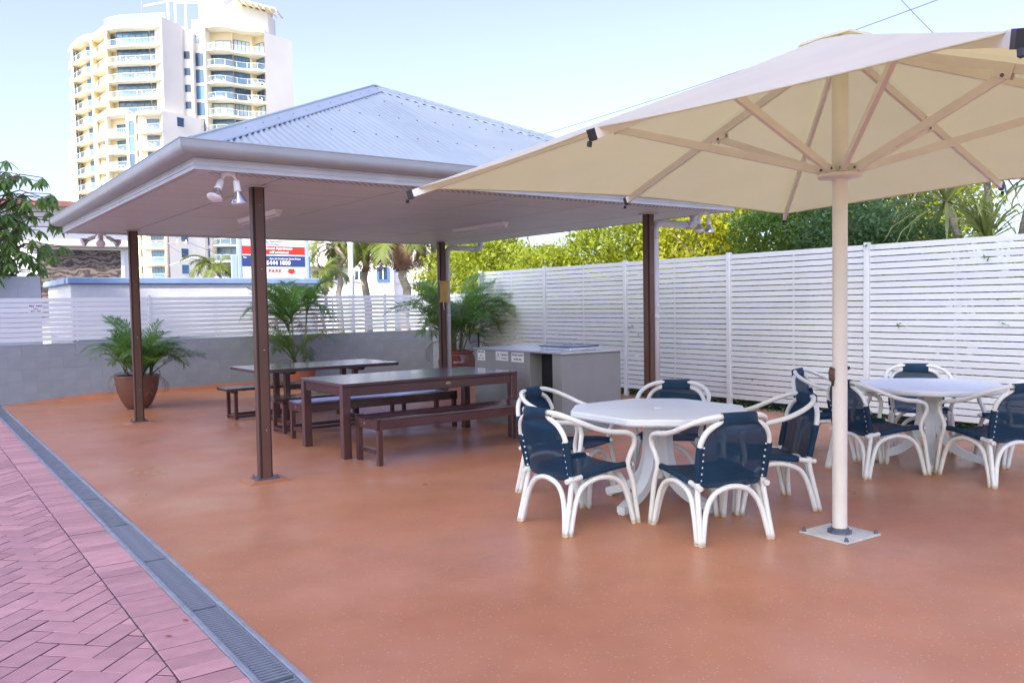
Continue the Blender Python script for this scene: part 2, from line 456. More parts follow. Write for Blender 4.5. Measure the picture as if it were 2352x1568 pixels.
# channel drain
dr = thing('channel_drain', 'long metal grate drain between brick paving and orange floor', 'drain', (1.2, 0, 0))
DV = [4.35+1.035*k for k in range(-6, 12)]
def barmesh(): return MB().cbox(-.064,-.0078,-.022,.064,.0078,-.003,.002).mesh('bar')
bm_ = barmesh()
for i, v0 in enumerate(DV[:-1]):
    v1 = min(DV[i+1], VB); 
    if v0 >= VB: break
    for s_ in (-1, 1):
        x0, x1 = (-.0955,-.0675) if s_ < 0 else (.0675,.0955)
        dx = random.uniform(-.002,.002)
        MB().cbox(x0+dx, v0+.002, -.05, x1+dx, v1-.002, .004+random.uniform(-.001,.001), .004).build('frame_rail', 'drain_frame', dr)
    g = MB().cbox(-.0665, v0+.004, -.034, -.060, v1-.004, -.004, .001).cbox(.060, v0+.004, -.034, .0665, v1-.004, -.004, .001).build('grate', 'drain_metal', dr)
    nb = int((v1-v0-.012)/.028)
    if 2.2 < v0 < 6.2:
        for k in range(nb): put('bar', bm_, 'drain_metal', g, (0, v0+.018+k*.028, 0))
    else:
        b_ = MB()
        for k in range(nb): b_.box(-.06, v0+.012+k*.028, -.02, .06, v0+.0275+k*.028, -.004)
        stuff(b_.build('grate_bars', 'drain_metal', g))
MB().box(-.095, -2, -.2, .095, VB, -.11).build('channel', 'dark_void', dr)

# ------------------------------------------------------------------ low block wall round the yard
def block_course_wall(parent, axis, a0, a1, face, z0, heights, L=.4, m='grey_wall', dep=.05, jt=.0012, ch=.0016):
    """blocks on a wall face; axis 'x': wall runs along x and faces -y, 'y': runs along y and faces -x"""
    z = z0; cache = {}
    for r_, hh in enumerate(heights):
        x = a0-(L/2 if r_ % 2 else 0)
        while x < a1-.02:
            s0, s1 = max(x, a0), min(x+L, a1); x += L
            if s1-s0 < .03: continue
            key = (round(s1-s0,3), hh)
            if key not in cache:
                l2 = s1-s0-jt
                if axis == 'x': cache[key] = MB().cbox(0,0,0,l2,dep,hh-jt,ch).mesh('block')
                else: cache[key] = MB().cbox(0,0,0,dep,l2,hh-jt,ch).mesh('block')
            loc = (s0, face+random.uniform(-.0006,.0006), z) if axis == 'x' else (face+random.uniform(-.0006,.0006), s0, z)
            put('block', cache[key], m, parent, loc)
        z += hh
bw = thing('block_wall', 'low grey painted block wall behind the potted palms', 'wall', (0, 0, 0))
MB().box(-6, VB+.004, 0, 9.68, VB+.2, .957).build('wall_core', 'mortar_grey', bw)
block_course_wall(bw, 'x', -5.6, 9.40, VB, .004, [.163,.2,.2,.2,.2])
MB().cbox(-6, VB-.004, .9585, 9.40, VB+.205, .972, .003).build('wall_cap', 'grey_wall', bw)
bw2 = thing('block_wall', 'short low grey block wall turning the corner beside the tallest palm', 'wall', (0, 0, 0))
MB().box(9.404, 14.06, 0, 9.60, VB-.006, .957).build('wall_core', 'mortar_grey', bw2)
block_course_wall(bw2, 'y', 14.06, VB-.006, 9.40, .004, [.163,.2,.2,.2,.2])

# ------------------------------------------------------------------ white slat fences
slat_mesh = {}
def slat(parent, axis, a0, a1, face, z, hh, th=.016):
    L = a1-a0; key = (axis, round(L,3), hh)
    if key not in slat_mesh:
        slat_mesh[key] = (MB().cbox(0,0,0,L,th,hh,.0015) if axis == 'x' else MB().cbox(0,0,0,th,L,hh,.0015)).mesh('slat')
    loc = (a0, face, z) if axis == 'x' else (face, a0, z)
    o = put('slat', slat_mesh[key], 'white_slat', parent, loc)
    o.rotation_euler = (random.uniform(-.004,.004), 0, 0) if axis == 'x' else (0, random.uniform(-.004,.004), 0)
    return o
bf = thing('slat_fence', 'short white slat fence on top of the low grey wall', 'fence', (1.3, VB, .972))
bf.location = (0,0,0)
bposts = [-5.69, -3.37, -1.05, 1.27, 3.61, 5.92, 8.28, 9.43]
for u in bposts:
    p = MB().cbox(u-.026, VB+.004, .974, u+.026, VB+.056, 1.772, .003).build('post', 'white_slat', bf)
    MB().cbox(u-.045, VB+.0, .9725, u+.045, VB+.06, .980, .002).build('foot_plate', 'white_slat', p)
for a, b in zip(bposts[:-1], bposts[1:]):
    for k in range(9): slat(bf, 'x', a+.028, b-.028, VB+.014, 1.669-.0812*k, .066)
    MB().box((a+b)/2-.012, VB+.031, 1.0, (a+b)/2+.012, VB+.037, 1.73).build('stiffener', 'white_slat', bf)
rf = thing('slat_fence', 'tall white slat privacy fence along the edge of the orange floor', 'fence', (0, 0, 0))
rposts = [9.86+2.09*k for k in range(-5, 3)]
for v in rposts:
    MB().cbox(UF-.012, v-.032, 0, UF+.052, v+.032, 2.178, .003).build('post', 'white_slat', rf)
for a, b in zip(rposts[:-1], rposts[1:]):
    for k in range(27): slat(rf, 'y', a+.034, b-.034, UF+.012, 2.086-.0754*k, .0640)
    MB().box(UF+.029, (a+b)/2-.015, .12, UF+.035, (a+b)/2+.015, 2.15).build('stiffener', 'white_slat', rf)
cf = thing('slat_fence', 'short return of white slat fence joining low wall to tall fence', 'fence', (0,0,0))
for k in range(9): slat(cf, 'y', 14.09, VB-.01, UF+.012, 1.669-.0812*k, .066)
MB().cbox(UF-.012, 14.95, .96, UF+.04, 15.0, 1.77, .003).build('post', 'white_slat', cf)

# ------------------------------------------------------------------ pavilion
PU, PV, PC, SZ = (2.55, 7.32), (7.22, 12.0), (4.935, 9.61), 2.57
pv = thing('pavilion', 'open barbecue pavilion with grey corrugated hip roof and brown posts', 'pavilion', (PC[0], PC[1], 0))
hw, nk = .056, .019
sect = [(-hw+nk,-hw),(hw-nk,-hw),(hw-nk,-hw+nk),(hw,-hw+nk),(hw,hw-nk),(hw-nk,hw-nk),(hw-nk,hw),(-hw+nk,hw),(-hw+nk,hw-nk),(-hw,hw-nk),(-hw,-hw+nk),(-hw+nk,-hw+nk)]
post_me = MB().prism(sect, .03, SZ-.001).mesh('post')
tr = MB()
for sx in (-1,1):
    for sy in (-1,1):
        x, y = sx*(hw-nk+.005), sy*(hw-nk+.005); tr.box(x-.0055,y-.0055,.03,x+.0055,y+.0055,SZ-.002)
        x, y = sx*(hw-nk+.0095), sy*(hw-nk+.0095)
trim_me = tr.mesh('corner_trim')
plate_me = MB().cbox(-.10,-.085,.022,.10,.085,.032,.002).mesh('base_plate')
bolt_me = MB().lathe([(.011,.032),(.011,.044),(.008,.046),(.005,.058),(0.0005,.059)], 8).mesh('bolt')
cap_me = MB().cbox(-.085,-.085,SZ-.014,.085,.085,SZ-.0005,.002).mesh('post_cap')
scr_me = MB().lathe([(.006,0),(.006,.003),(.0005,.005)], 8).mesh('screw_head')
padm = MB()
ppos = [(PU[0],PV[0]),(PU[0],PV[1]),(PU[1],PV[0]),(PU[1],PV[1])]
for u, v in ppos:
    lx, ly = u-PC[0], v-PC[1]
    p = put('post', post_me, 'post_brown', pv, (lx,ly,0))
    put('corner_trim', trim_me, 'post_groove', p)
    pl = put('base_plate', plate_me, 'base_steel', pv, (lx,ly,0))
    for sx in (-1,1):
        for sy in (-1,1): put('bolt', bolt_me, 'base_steel', pl, (sx*.082, sy*.066, 0))
    put('post_cap', cap_me, 'fascia', pv, (lx,ly,0))
    for z in (.45, 1.15, 1.85, 2.4): put('screw_head', scr_me, 'lamp_chrome', p, (.006,-hw,z), (R(90),0,0))
    # low splayed concrete pad in the floor colour
    q = MB(); V = [(-.19,-.165,.0005),(.19,-.165,.0005),(.19,.165,.0005),(-.19,.165,.0005),(-.12,-.105,.022),(.12,-.105,.022),(.12,.105,.022),(-.12,.105,.022)]
    q.add([(a+u,b+v,c) for a,b,c in V], [(4,5,6,7),(0,1,5,4),(1,2,6,5),(2,3,7,6),(3,0,4,7)]).build('post_pad', 'floor_skirt', fl)
S = 3.105
# soffit sheets: strips along y with staggered end joints
edges = [-S, -2.36, -1.16, .04, 1.24, 2.44, S]
mats_sf = 'soffit'
stag = [[-1.55,.85],[-2.1,.3,2.7],[-1.05,1.35],[-2.3,.1,2.5],[-1.3,1.1],[-.4,2.0]]
for i in range(6):
    ys = [-S]+stag[i]+[S]
    for y0, y1 in zip(ys[:-1], ys[1:]):
        MB().cbox(edges[i]+.011, y0+.011, SZ, edges[i+1]-.011, y1-.011, SZ+.012, .001).build('soffit_panel', 'soffit', pv)
MB().box(-S+.02,-S+.02,SZ+.013,S-.02,S-.02,SZ+.02).build('soffit_backing', 'post_groove', pv)
vt = MB()
for side in range(2):
    y0 = -S+.10 if side == 0 else S-.24
    for r_ in range(4):
        x = -S+.15+(r_%2)*.03
        while x < S-.15:
            vt.box(x, y0+r_*.036, SZ-.0012, x+.034, y0+r_*.036+.006, SZ+.002); x += .06
stuff(vt.build('eave_vent_slots', 'post_groove', pv))
def rotk(p, k):
    x, y, z = p
    for _ in range(k): x, y = -y, x
    return (x, y, z)
def ring_profile(prof, k, closed=True):
    """extrude a (out, z) profile along one side, mitred at both ends"""
    n = len(prof); V = [rotk((-(S+o), -(S+o), z), k) for o, z in prof]+[rotk((S+o, -(S+o), z), k) for o, z in prof]
    F = [(i, n+i, n+(i+1)%n, (i+1)%n) for i in range(n if closed else n-1)]
    return V, F
arc = [(.045+.085*math.sin(a), 2.652+.070*(1-math.cos(a))) for a in [R(9*i) for i in range(11)]]
gprof = [(.0,2.652)]+arc+[(.1325,2.757),(.137,2.760),(.137,2.767),(.126,2.767),(.121,2.757)]+[(o-.008, z+.007) for o, z in arc[::-1]]+[(.008,2.66),(.008,2.722),(0,2.722)]
fprof = [(-.045,2.5628),(.004,2.5628),(.004,2.582),(-.004,2.585),(-.004,2.594),(.003,2.597),(.003,2.611),(-.004,2.614),(-.004,2.628),(.002,2.632),(.002,2.6515),(-.002,2.6515),(-.002,2.71),(-.045,2.71)]
for k in range(4):
    V, F = ring_profile(gprof, k); MB().add(V, F, False).build('gutter', 'gutter', pv)
    V, F = ring_profile(fprof, k); MB().add(V, F).build('fascia', 'fascia', pv)
# corrugated roof
E, ZE, ZA = 3.165, 2.735, 4.24
SL = (ZA-ZE)/E; PIT = .0762; AMP = .0095
nz = 1/math.sqrt(1+SL*SL); ny = -SL*nz
scr = MB()
for k in range(4):
    s0 = 0.0
    while s0 < 2*E-.01:
        s1 = min(s0+.762, 2*E); nc = max(2, int(round((s1-s0)/PIT*6))); V = []; F = []
        for i in range(nc+1):
            s_ = s0+(s1-s0)*i/nc; a = AMP*math.cos(2*math.pi*s_/PIT)
            dm = max(.003, min(s_, 2*E-s_))
            for d in (-.02, dm): V.append(rotk((-E+s_, -E+d+ny*a, ZE+d*SL+nz*a), k))
        for i in range(nc): F.append((2*i,2*i+2,2*i+3,2*i+1))
        MB().add(V, F, True).build('roof_sheet', 'roof_sheet', pv)
        s0 = s1
    for row, dd in enumerate((.07, .85, 1.65, 2.4)):
        for j in range(2, int(2*E/PIT), 3):
            s_ = j*PIT
            if min(s_, 2*E-s_) < dd+.16: continue
            c_ = Vector((-E+s_, -E+dd, ZE+dd*SL))+Vector((0,ny,nz))*(AMP+.003)
            V = [c_+Vector((.011*math.cos(t), .011*math.sin(t), .011*math.sin(t)*SL)) for t in [i*math.pi/3 for i in range(6)]]
            top = c_+Vector((0,ny,nz))*.009
            scr.add([rotk(p,k) for p in V]+[rotk(top,k)], [(i,(i+1)%6,6) for i in range(6)])
    # scattered screws beside the hip
    for j in range(8, 78, 3):
        s_ = j*PIT; 
        for sgn in (0, 1):
            d = min(s_, 2*E-s_)-.10
            if d < .1: continue
            c_ = Vector((-E+s_, -E+d, ZE+d*SL))+Vector((0,ny,nz))*(AMP+.016)
            scr.add([rotk(c_+Vector((.009*math.cos(t), .009*math.sin(t), 0)),k) for t in [i*math.pi/3 for i in range(6)]]+[rotk(c_+Vector((0,0,.008)),k)], [(i,(i+1)%6,6) for i in range(6)])
            break
    wv = .19; H0 = Vector((-E+.02,-E+.02,ZE+.02*SL+.034)); H1 = Vector((0,0,ZA+.034))
    cap = MB(); nS = 44; V = []; F = []
    def hipside(sw):
        V = []; nS = 120
        for i in range(nS+1):
            t = .02+(E-.02)*i/nS
            def pt(dx, up):
                p = (-E+t+dx, -E+t, ZE+t*SL+up); return p if not sw else (p[1], p[0], p[2])
            dx = min(wv, max(.0, 2*(E-t)))
            sca = .012*math.cos(2*math.pi*(t)/PIT)
            V += [pt(0,.036), pt(dx*.5,.030), pt(dx,.019), pt(dx+.004,.006+sca*.6)]
        F = []
        for i in range(nS):
            for j in range(3):
                f = (i*4+j, i*4+j+1, i*4+j+5, i*4+j+4); F.append(f if not sw else f[::-1])
        return V, F
    for sw in (False, True):
        V, F = hipside(sw); cap.add([rotk(p,k) for p in V], F)
    cap.tube([rotk(H0+Vector((0,0,.004)),k), rotk(H1+Vector((0,0,.002)),k)], .014, 6)
    cap.build('hip_cap', 'roof_sheet', pv)
stuff(scr.build('roof_screws', 'screw', pv))
MB().lathe([(.05,4.262),(.05,4.275),(.02,4.29),(.001,4.295)], 10).build('roof_finial', 'roof_sheet', pv)
# downpipes on the fence side
for u, v in ((PU[1],PV[1]),(PU[1],PV[0])):
    x, y = u-PC[0]+.11, v-PC[1]-.005
    pts = [(x,y,.02),(x,y,2.30)]+[(x+.1-.1*math.cos(a), y, 2.36+.1*math.sin(a)) for a in [R(15*i) for i in range(7)]]+[(S-.0,y,2.46)]
    dp = MB().tube(pts, .043, 14).build('downpipe', 'pipe_pvc', pv)
    dp2 = MB().tube([(S-.06,y,2.46),(S+.02,y,2.463),(S+.06,y,2.48),(S+.072,y,2.53),(S+.072,y,2.66)], .049, 12).build('pipe_elbow', 'pipe_pvc', dp)
    for z in (2.27,1.30): MB().tube([(x,y,z),(x,y,z+.05)], .048, 14).build('pipe_joint', 'pipe_pvc', dp)
    MB().box(x-.055,y-.052,1.45,x+.02,y-.044,1.48).build('pipe_strap', 'pipe_pvc', dp)
# ------------------------------------------------------------------ flood lights and strip lights under the pavilion
def lamp_meshes():
    h_ = MB().lathe([(.001,0),(.019,0),(.025,-.012),(.027,-.07),(.030,-.085),(.024,-.09)], 14).mesh('lamp_holder')
    b_ = MB().lathe([(.021,-.088),(.026,-.10),(.046,-.135),(.058,-.160),(.061,-.172)], 18).mesh('lamp_bulb')
    g_ = MB().lathe([(.061,-.172),(.057,-.180),(.035,-.189),(.001,-.192)], 18).mesh('lens')
    return h_, b_, g_
LH, LB, LG = lamp_meshes()
def flood(loc, heads, label, sens=False):
    t = thing('flood_light', label, 'flood light', loc)
    MB().lathe([(.001,-.022),(.052,-.022),(.056,-.012),(.056,-.0005)], 20).build('mount', 'lamp_white', t)
    for off, rx, rz in heads:
        k = MB().tube([(off[0]*.5,off[1]*.5,-.012),(off[0]*.85,off[1]*.85,-.035),(off[0],off[1],-.06)], .009, 8).build('arm', 'lamp_white', t)
        hd = put('lamp_holder', LH, 'lamp_white', t, (off[0],off[1],-.052), (rx,0,rz))
        bl = put('lamp_bulb', LB, 'lamp_chrome', hd); put('lens', LG, 'lamp_glass', hd)
    if sens: MB().cbox(-.03,-.03,-.07,.03,.03,-.022,.006).build('sensor', 'lamp_white', t)
cz = -PSI
flood((2.13,6.64,SZ), [((-.05,.035),R(32),R(128)),((.045,-.03),R(9),R(-60))], 'twin flood light under the soffit corner beside the drain and brick paving')
flood((2.27,12.60,SZ), [((-.07,.04),R(62),R(95)),((.0,-.05),R(52),R(165)),((.075,-.02),R(58),R(-110))], 'triple flood light under the pavilion corner facing the boarded house', True)
flood((7.90,6.86,SZ), [((-.05,.03),R(14),R(128)),((.05,-.03),R(10),R(-60))], 'twin flood light under the soffit corner beside the tall slat fence')
mat('tube_glow', (0.80,0.80,0.78), .3)
for u, lab in ((3.35,'white fluorescent batten light on the soffit above the trestle table side'),(6.37,'white fluorescent batten light on the soffit above the barbecue')):
    t = thing('strip_light', lab, 'light', (u, 9.43, SZ))
    MB().prism([(-.05,-.0005),(.05,-.0005),(.032,-.045),(-.032,-.045)], -.62, .62).build('tmp')
    o = bpy.data.objects['tmp']; me = o.data; bpy.data.objects.remove(o)
    put('housing', me, 'lamp_white', t, (0,0,0), (R(90),0,0))
    MB().tube([(0,-.58,-.060),(0,.58,-.060)], .013, 10).build('tube', 'tube_glow', t)
    for s_ in (-.6,.6): MB().cbox(-.02,s_-.012,-.078,.02,s_+.012,-.04,.003).build('lamp_socket', 'lamp_white', t)
# yellow bag tied to the far post
t = thing('yellow_bag', 'yellow fabric bag tied to the brown post by the downpipe', 'bag', (PU[1]-.0, PV[1]-.075, 1.52))
MB().grid(lambda a,b: ((a-.5)*(.20-.05*math.sin(b*math.pi)), -.012-.03*math.sin(a*math.pi)*(.4+.6*math.sin(b*math.pi))-.004*math.sin(a*38)*b, .04+b*.34), 16, 12).build('pouch', 'bag_yellow', t)
MB().box(-.10,-.012,.035,.10,.012,.045).box(-.095,-.012,.378,.095,.012,.388).box(-.07,.0,.04,.07,.012,.38).build('backing', 'bag_yellow', t)
MB().tube([(-.03,-.02,.04),(-.035,-.03,-.03),(-.02,-.03,-.09)], .007, 6).tube([(.05,-.02,.04),(.055,-.025,-.02),(.07,-.02,-.07)], .005, 6).build('tie', 'rag_white', t)

# ------------------------------------------------------------------ timber tables and benches
def dining_table():
    x0,x1,y0,y1,zt = 3.505,5.66,7.66,8.74,.75
    t = thing('dining_table', 'long dark brown dining table with thick square legs and deep apron', 'table', ((x0+x1)/2,(y0+y1)/2,0))
    a, b = (x1-x0)/2, (y1-y0)/2
    MB().cbox(-a,-b,zt-.033,a,b,zt,.005).build('table_top', 'dark_wood', t)
    for sx in (-1,1):
        for sy in (-1,1):
            X, Y_ = sx*(a-.047), sy*(b-.047)
            MB().cbox(X-.0425,Y_-.0425,0,X+.0425,Y_+.0425,zt-.034,.005).build('leg', 'dark_wood', t)
    for sy in (-1,1):
        y = sy*(b-.03); ap = MB().cbox(-a+.09,y-.012,zt-.128,a-.09,y+.012,zt-.035,.003).build('apron', 'dark_wood', t)
        if sy < 0: put('badge', MB().lathe([(.001,.002),(.022,.002),(.024,0)], 16).mesh('badge'), 'brass', ap, (.16,y-.0125,zt-.08), (R(90),0,0), (1.35,1,1))
    for sx in (-1,1):
        x = sx*(a-.03); MB().cbox(x-.012,-b+.09,zt-.128,x+.012,b-.09,zt-.035,.003).build('apron', 'dark_wood_y', t)
dining_table()
def slat_bench(x0, x1, y0, y1, label):
    t = thing('slat_bench', label, 'bench', ((x0+x1)/2,(y0+y1)/2,0), 0, 'benches at the dining table')
    a, b, zt = (x1-x0)/2, (y1-y0)/2, .44
    for sx in (-1,1):
        for sy in (-1,1):
            X, Y_ = sx*(a-.035), sy*(b-.026)
            MB().cbox(X-.025,Y_-.025,0,X+.025,Y_+.025,zt-.07,.003).build('leg', 'dark_wood', t)
        X = sx*(a-.035); MB().cbox(X-.014,-b+.053,.10,X+.014,b-.053,.145,.003).build('stretcher', 'dark_wood_y', t)
        # end board with scooped top
        prof = [(-b,zt-.10),(b,zt-.10)]+[(b*(1-2*i/16), zt+.006-.024*math.cos(math.pi*(1-2*i/16)/2)**1) for i in range(17)]
        X0, X1 = (sx*a-.03 if sx > 0 else -a, a if sx > 0 else -a+.03)
        n = len(prof); V = [(X0,y,z) for y,z in prof]+[(X1,y,z) for y,z in prof]
        F = [tuple(range(n))[::-1], tuple(range(n,2*n))]+[(i,(i+1)%n,n+(i+1)%n,n+i) for i in range(n)]
        e = MB().add(V, F).build('end_board', 'dark_wood_y', t)
        put('badge', MB().lathe([(.001,.002),(.013,.002),(.014,0)], 12).mesh('badge'), 'brass', e, (sx*a,0.03,zt-.055), (0,R(90*sx),0))
    for sy in (-1,1):
        y = sy*(b-.014); MB().cbox(-a+.032,y-.012,zt-.098,a-.032,y+.012,zt-.017,.003).build('apron', 'dark_wood', t)
    n = 6; wd = (2*b-.008)/n
    for i in range(n):
        yc = -b+.004+wd*(i+.5); zz = zt+.006-.024*math.cos(math.pi*(yc/b)/2)
        o = MB().cbox(-a+.034,-wd/2+.004,-.016,a-.034,wd/2-.004,0,.003).build('slat', 'dark_wood', t)
        o.location = (0,yc,zz); o.rotation_euler = (math.atan(.024*math.pi/2/b*math.sin(math.pi*(yc/b)/2)),0,0)
slat_bench(3.60,5.60,7.12,7.60,'reddish brown slatted bench on the near side of dining table, beside white octagonal table')
slat_bench(3.60,5.60,8.86,9.34,'dark slatted bench between the dining table and trestle table')
def trestle_table():
    x0,x1,y0,y1,zt = 3.535,5.50,10.18,11.22,.745
    t = thing('trestle_table', 'dark brown trestle table with overhanging plank top before potted palm', 'table', ((x0+x1)/2,(y0+y1)/2,0))
    a, b = (x1-x0)/2, (y1-y0)/2
    MB().cbox(-a,-b,zt-.042,a,b,zt,.005).build('table_top', 'dark_wood', t)
    for sx in (-1,1):
        X = sx*(a-.50)
        MB().prism([(-b+.08,zt-.043),(b-.08,zt-.043),(b-.14,zt-.085),(-b+.14,zt-.085)], -.04, .04).build('tmp')
        o = bpy.data.objects['tmp']; me = o.data; bpy.data.objects.remove(o)
        me.transform(Matrix(((0,0,1,0),(1,0,0,0),(0,1,0,0),(0,0,0,1))))
        put('bearer', me, 'dark_wood_y', t, (X,0,0))
        for sy in (-1,1): MB().cbox(X-.035,sy*.19-.035,.06,X+.035,sy*.19+.035,zt-.086,.003).build('leg', 'dark_wood', t)
        MB().cbox(X-.04,-.36,0,X+.04,.36,.06,.005).build('foot_rail', 'dark_wood_y', t)
    MB().cbox(-a+.535,-.03,.43,a-.535,.03,.50,.003).build('stretcher', 'dark_wood', t)
trestle_table()
def frame_bench(x0,x1,y0,y1,label):
    t = thing('frame_bench', label, 'bench', ((x0+x1)/2,(y0+y1)/2,0), 0, 'benches at the trestle table')
    a, b, zt = (x1-x0)/2, (y1-y0)/2, .43
    for k in range(2): MB().cbox(-a,-b+k*b+.002,zt-.034,a,k*b-.002,zt,.004).build('plank', 'dark_wood', t)
    for sx in (-1,1):
        X = sx*(a-.14)
        for sy in (-1,1): MB().cbox(X-.022,sy*(b-.06)-.022,0,X+.022,sy*(b-.06)+.022,zt-.075,.002).build('leg', 'dark_wood', t)
        MB().cbox(X-.022,-b+.03,zt-.074,X+.022,b-.03,zt-.035,.002).build('bearer', 'dark_wood_y', t)
        MB().cbox(X-.018,-b+.084,.02,X+.018,b-.084,.062,.002).build('stretcher', 'dark_wood_y', t)
    for sy in (-1,1): MB().cbox(-a+.164,sy*(b-.06)-.016,.022,a-.164,sy*(b-.06)+.016,.06,.002).build('long_rail', 'dark_wood', t)
frame_bench(3.52,5.45,11.36,11.80,'dark framed bench between the trestle table and low wall')
frame_bench(3.55,5.45,9.66,10.10,'dark framed bench tucked under the near edge of trestle table')

# ------------------------------------------------------------------ barbecue unit
x0,x1,y0,y1,zt = 6.10,7.02,7.41,9.20,.925
bq = thing('barbecue_unit', 'grey panelled barbecue island with steel bench top and three notices', 'barbecue', (x0,y0,0))
W_, D_ = x1-x0, y1-y0
MB().cbox(0,.60,0,W_,D_,zt,.003).build('body', 'bbq_panel', bq)                 # far part
MB().cbox(.20,.031,0,W_-.0005,.599,zt-.001,.002).build('body', 'bbq_panel', bq)
MB().cbox(0,.0305,0,.199,.17,zt-.001,.002).build('corner_panel', 'bbq_panel', bq)
MB().cbox(-.0005,-.0005,0,W_,.030,zt,.003).build('end_panel', 'bbq_panel', bq)
MB().box(.180,.172,0.02,.198,.598,zt-.02).build('recess_shade', 'dark_void', bq)  # near-black sheet standing in for the shade inside the open recess
MB().cbox(.03,.40,.34,.17,.59,.36,.002).cbox(.06,.44,.362,.16,.56,.50,.004).build('gas_shelf', 'black_plastic', bq)
MB().cbox(-.025,-.025,zt+.001,W_+.025,D_+.025,zt+.022,.003).build('bench_top', 'bbq_top', bq)
ld = MB().cbox(.28,.18,zt+.023,.70,.74,zt+.058,.003).build('hotplate_rim', 'bbq_top', bq)
lid = MB().cbox(.262,.16,zt+.0585,.718,.76,zt+.072,.004).build('hotplate_lid', 'bbq_lid', bq)
MB().tube(smooth_path([(.43,.46,zt+.072),(.43,.46,zt+.088),(.49,.46,zt+.096),(.55,.46,zt+.088),(.55,.46,zt+.072)],4), .006, 8).build('lid_handle', 'lamp_chrome', lid)
def notice(yc, zc, wd, ht, lines, parent=bq, warn=False):
    s_ = MB().cbox(-.004,yc-wd/2,zc-ht/2,-.0005,yc+wd/2,zc+ht/2,.0008).build('notice', 'sign_white', parent)
    for body, dz, size, dy in lines:
        text('lettering', body, size, 'ink', s_, (-.0045, yc+dy, zc+dz), (R(90),0,R(-90)), bold=.0006)
    if warn:
        c_ = (yc+wd*.30, zc)
        tri = [(c_[0]-.035,c_[1]-.036),(c_[0]+.035,c_[1]-.036),(c_[0],c_[1]+.040)]
        MB().tube([(-.0048,p[0],p[1]) for p in tri], .0026, 5, closed=True).bar((-.0048,c_[0],c_[1]-.012),(-.0048,c_[0],c_[1]+.018),.006,.003,(1,0,0)).bar((-.0048,c_[0],c_[1]-.026),(-.0048,c_[0],c_[1]-.020),.006,.003,(1,0,0)).build('warning_mark', 'ink', s_)
yo = y0
notice(9.045-yo,.855,.17,.135,[('BBQ AREA',.042,.030,0),('Hours',-.004,.020,0),('8am  -  9pm',-.040,.024,0)])
notice(8.585-yo,.862,.265,.115,[('Caution',.018,.046,-.05),('hot surface',-.028,.027,-.05)], warn=True)
notice(8.255-yo,.858,.255,.118,[('PLEASE CLEAN',.026,.034,0),('AFTER USE',-.026,.034,0)])
# hours sign on the slat fence
fsn = thing('fence_sign', 'small white hours sign reading BBQ AREA fixed on the slat fence', 'sign', (1.835,VB+.012,1.565))
MB().cbox(-.105,-.004,-.07,.105,-.0005,.07,.0008).build('panel', 'sign_white', fsn)
for body, dz, size in (('BBQ  AREA',.042,.040),('Hours',-.004,.026),('8am  -  9pm',-.042,.030)):
    text('lettering', body, size, 'ink_blue', fsn, (0,-.0045,dz), (R(90),0,0), bold=.0008)

# ------------------------------------------------------------------ white tables
def table_leg_mb():
    """one of four swept resin legs: runs from the centre out along +x"""
    cen = smooth_path([(.055,.66),(.058,.50),(.075,.36),(.13,.22),(.24,.115),(.36,.066),(.44,.04)], 4)
    m = MB(); V = []; F = []
    pts = [Vector((p.x, 0, p.y)) for p in cen]; n = len(pts)
    for i, p in enumerate(pts):
        t = (pts[min(i+1,n-1)]-pts[max(i-1,0)]).normalized(); nn = Vector((t.z,0,-t.x))
        f = i/(n-1); w_ = .034+.012*(1-f); hgt = .050*(1-f)+.026*f
        for sx, sy in ((-1,-1),(-1,1),(1,1),(1,-1)): V.append(p+nn*(sx*hgt)+Vector((0,sy*w_,0)))
        m_i = i
    for i in range(n-1):
        for k in range(4): F.append((i*4+k,i*4+(k+1)%4,(i+1)*4+(k+1)%4,(i+1)*4+k))
    F += [(0,1,2,3),(4*n-1,4*n-2,4*n-3,4*n-4)]
    m.add(V, F)
    m.cbox(.40,-.036,.014,.475,.036,.062,.006)
    return m
TLEG = table_leg_mb().mesh('leg'); TFOOT = MB().cbox(.415,-.028,0,.47,.028,.016,.004).mesh('foot')
TCOL = MB().lathe([(.06,.20),(.072,.30),(.078,.45),(.085,.58),(.13,.655),(.16,.668)], 16).mesh('column')
def white_table(loc, rz, outline, label, sides_smooth, lr):
    t = thing('garden_table', label, 'table', loc, rz, 'white resin pedestal tables')
    n = len(outline); zt = .72
    def ring(s_, z): return [(p[0]*s_, p[1]*s_, z) for p in outline]
    L = [ring(.90,zt-.03), ring(.955,zt-.030), ring(.965,zt-.052), ring(.985,zt-.052), ring(1.0,zt-.040), ring(1.0,zt-.010), ring(.993,zt-.002), ring(.98,zt), ring(.955,zt-.0008), ring(.05,zt+.001)]
    V = [p for r_ in L for p in r_]; F = []
    for i in range(len(L)-1):
        for k in range(n): F.append((i*n+k,i*n+(k+1)%n,(i+1)*n+(k+1)%n,(i+1)*n+k))
    F.append(tuple(range(n))[::-1]); F.append(tuple((len(L)-1)*n+k for k in range(n)))
    top = MB().add(V, F, False).build('table_top', 'table_white', t)
    if sides_smooth: top.data.polygons.foreach_set('use_smooth', [True]*(len(F)-2)+[False,False])
    MB().lathe([(.030,zt+.001),(.030,zt+.004),(.024,zt+.006),(.001,zt+.0065)], 20).build('hole_cap', 'chair_white', top)
    put('column', TCOL, 'table_white', t)
    for k in range(4):
        lg = put('leg', TLEG, 'table_white', t, (0,0,0), (0,0,R(90*k)+lr))
        put('foot', TFOOT, 'table_white', lg)
    return t
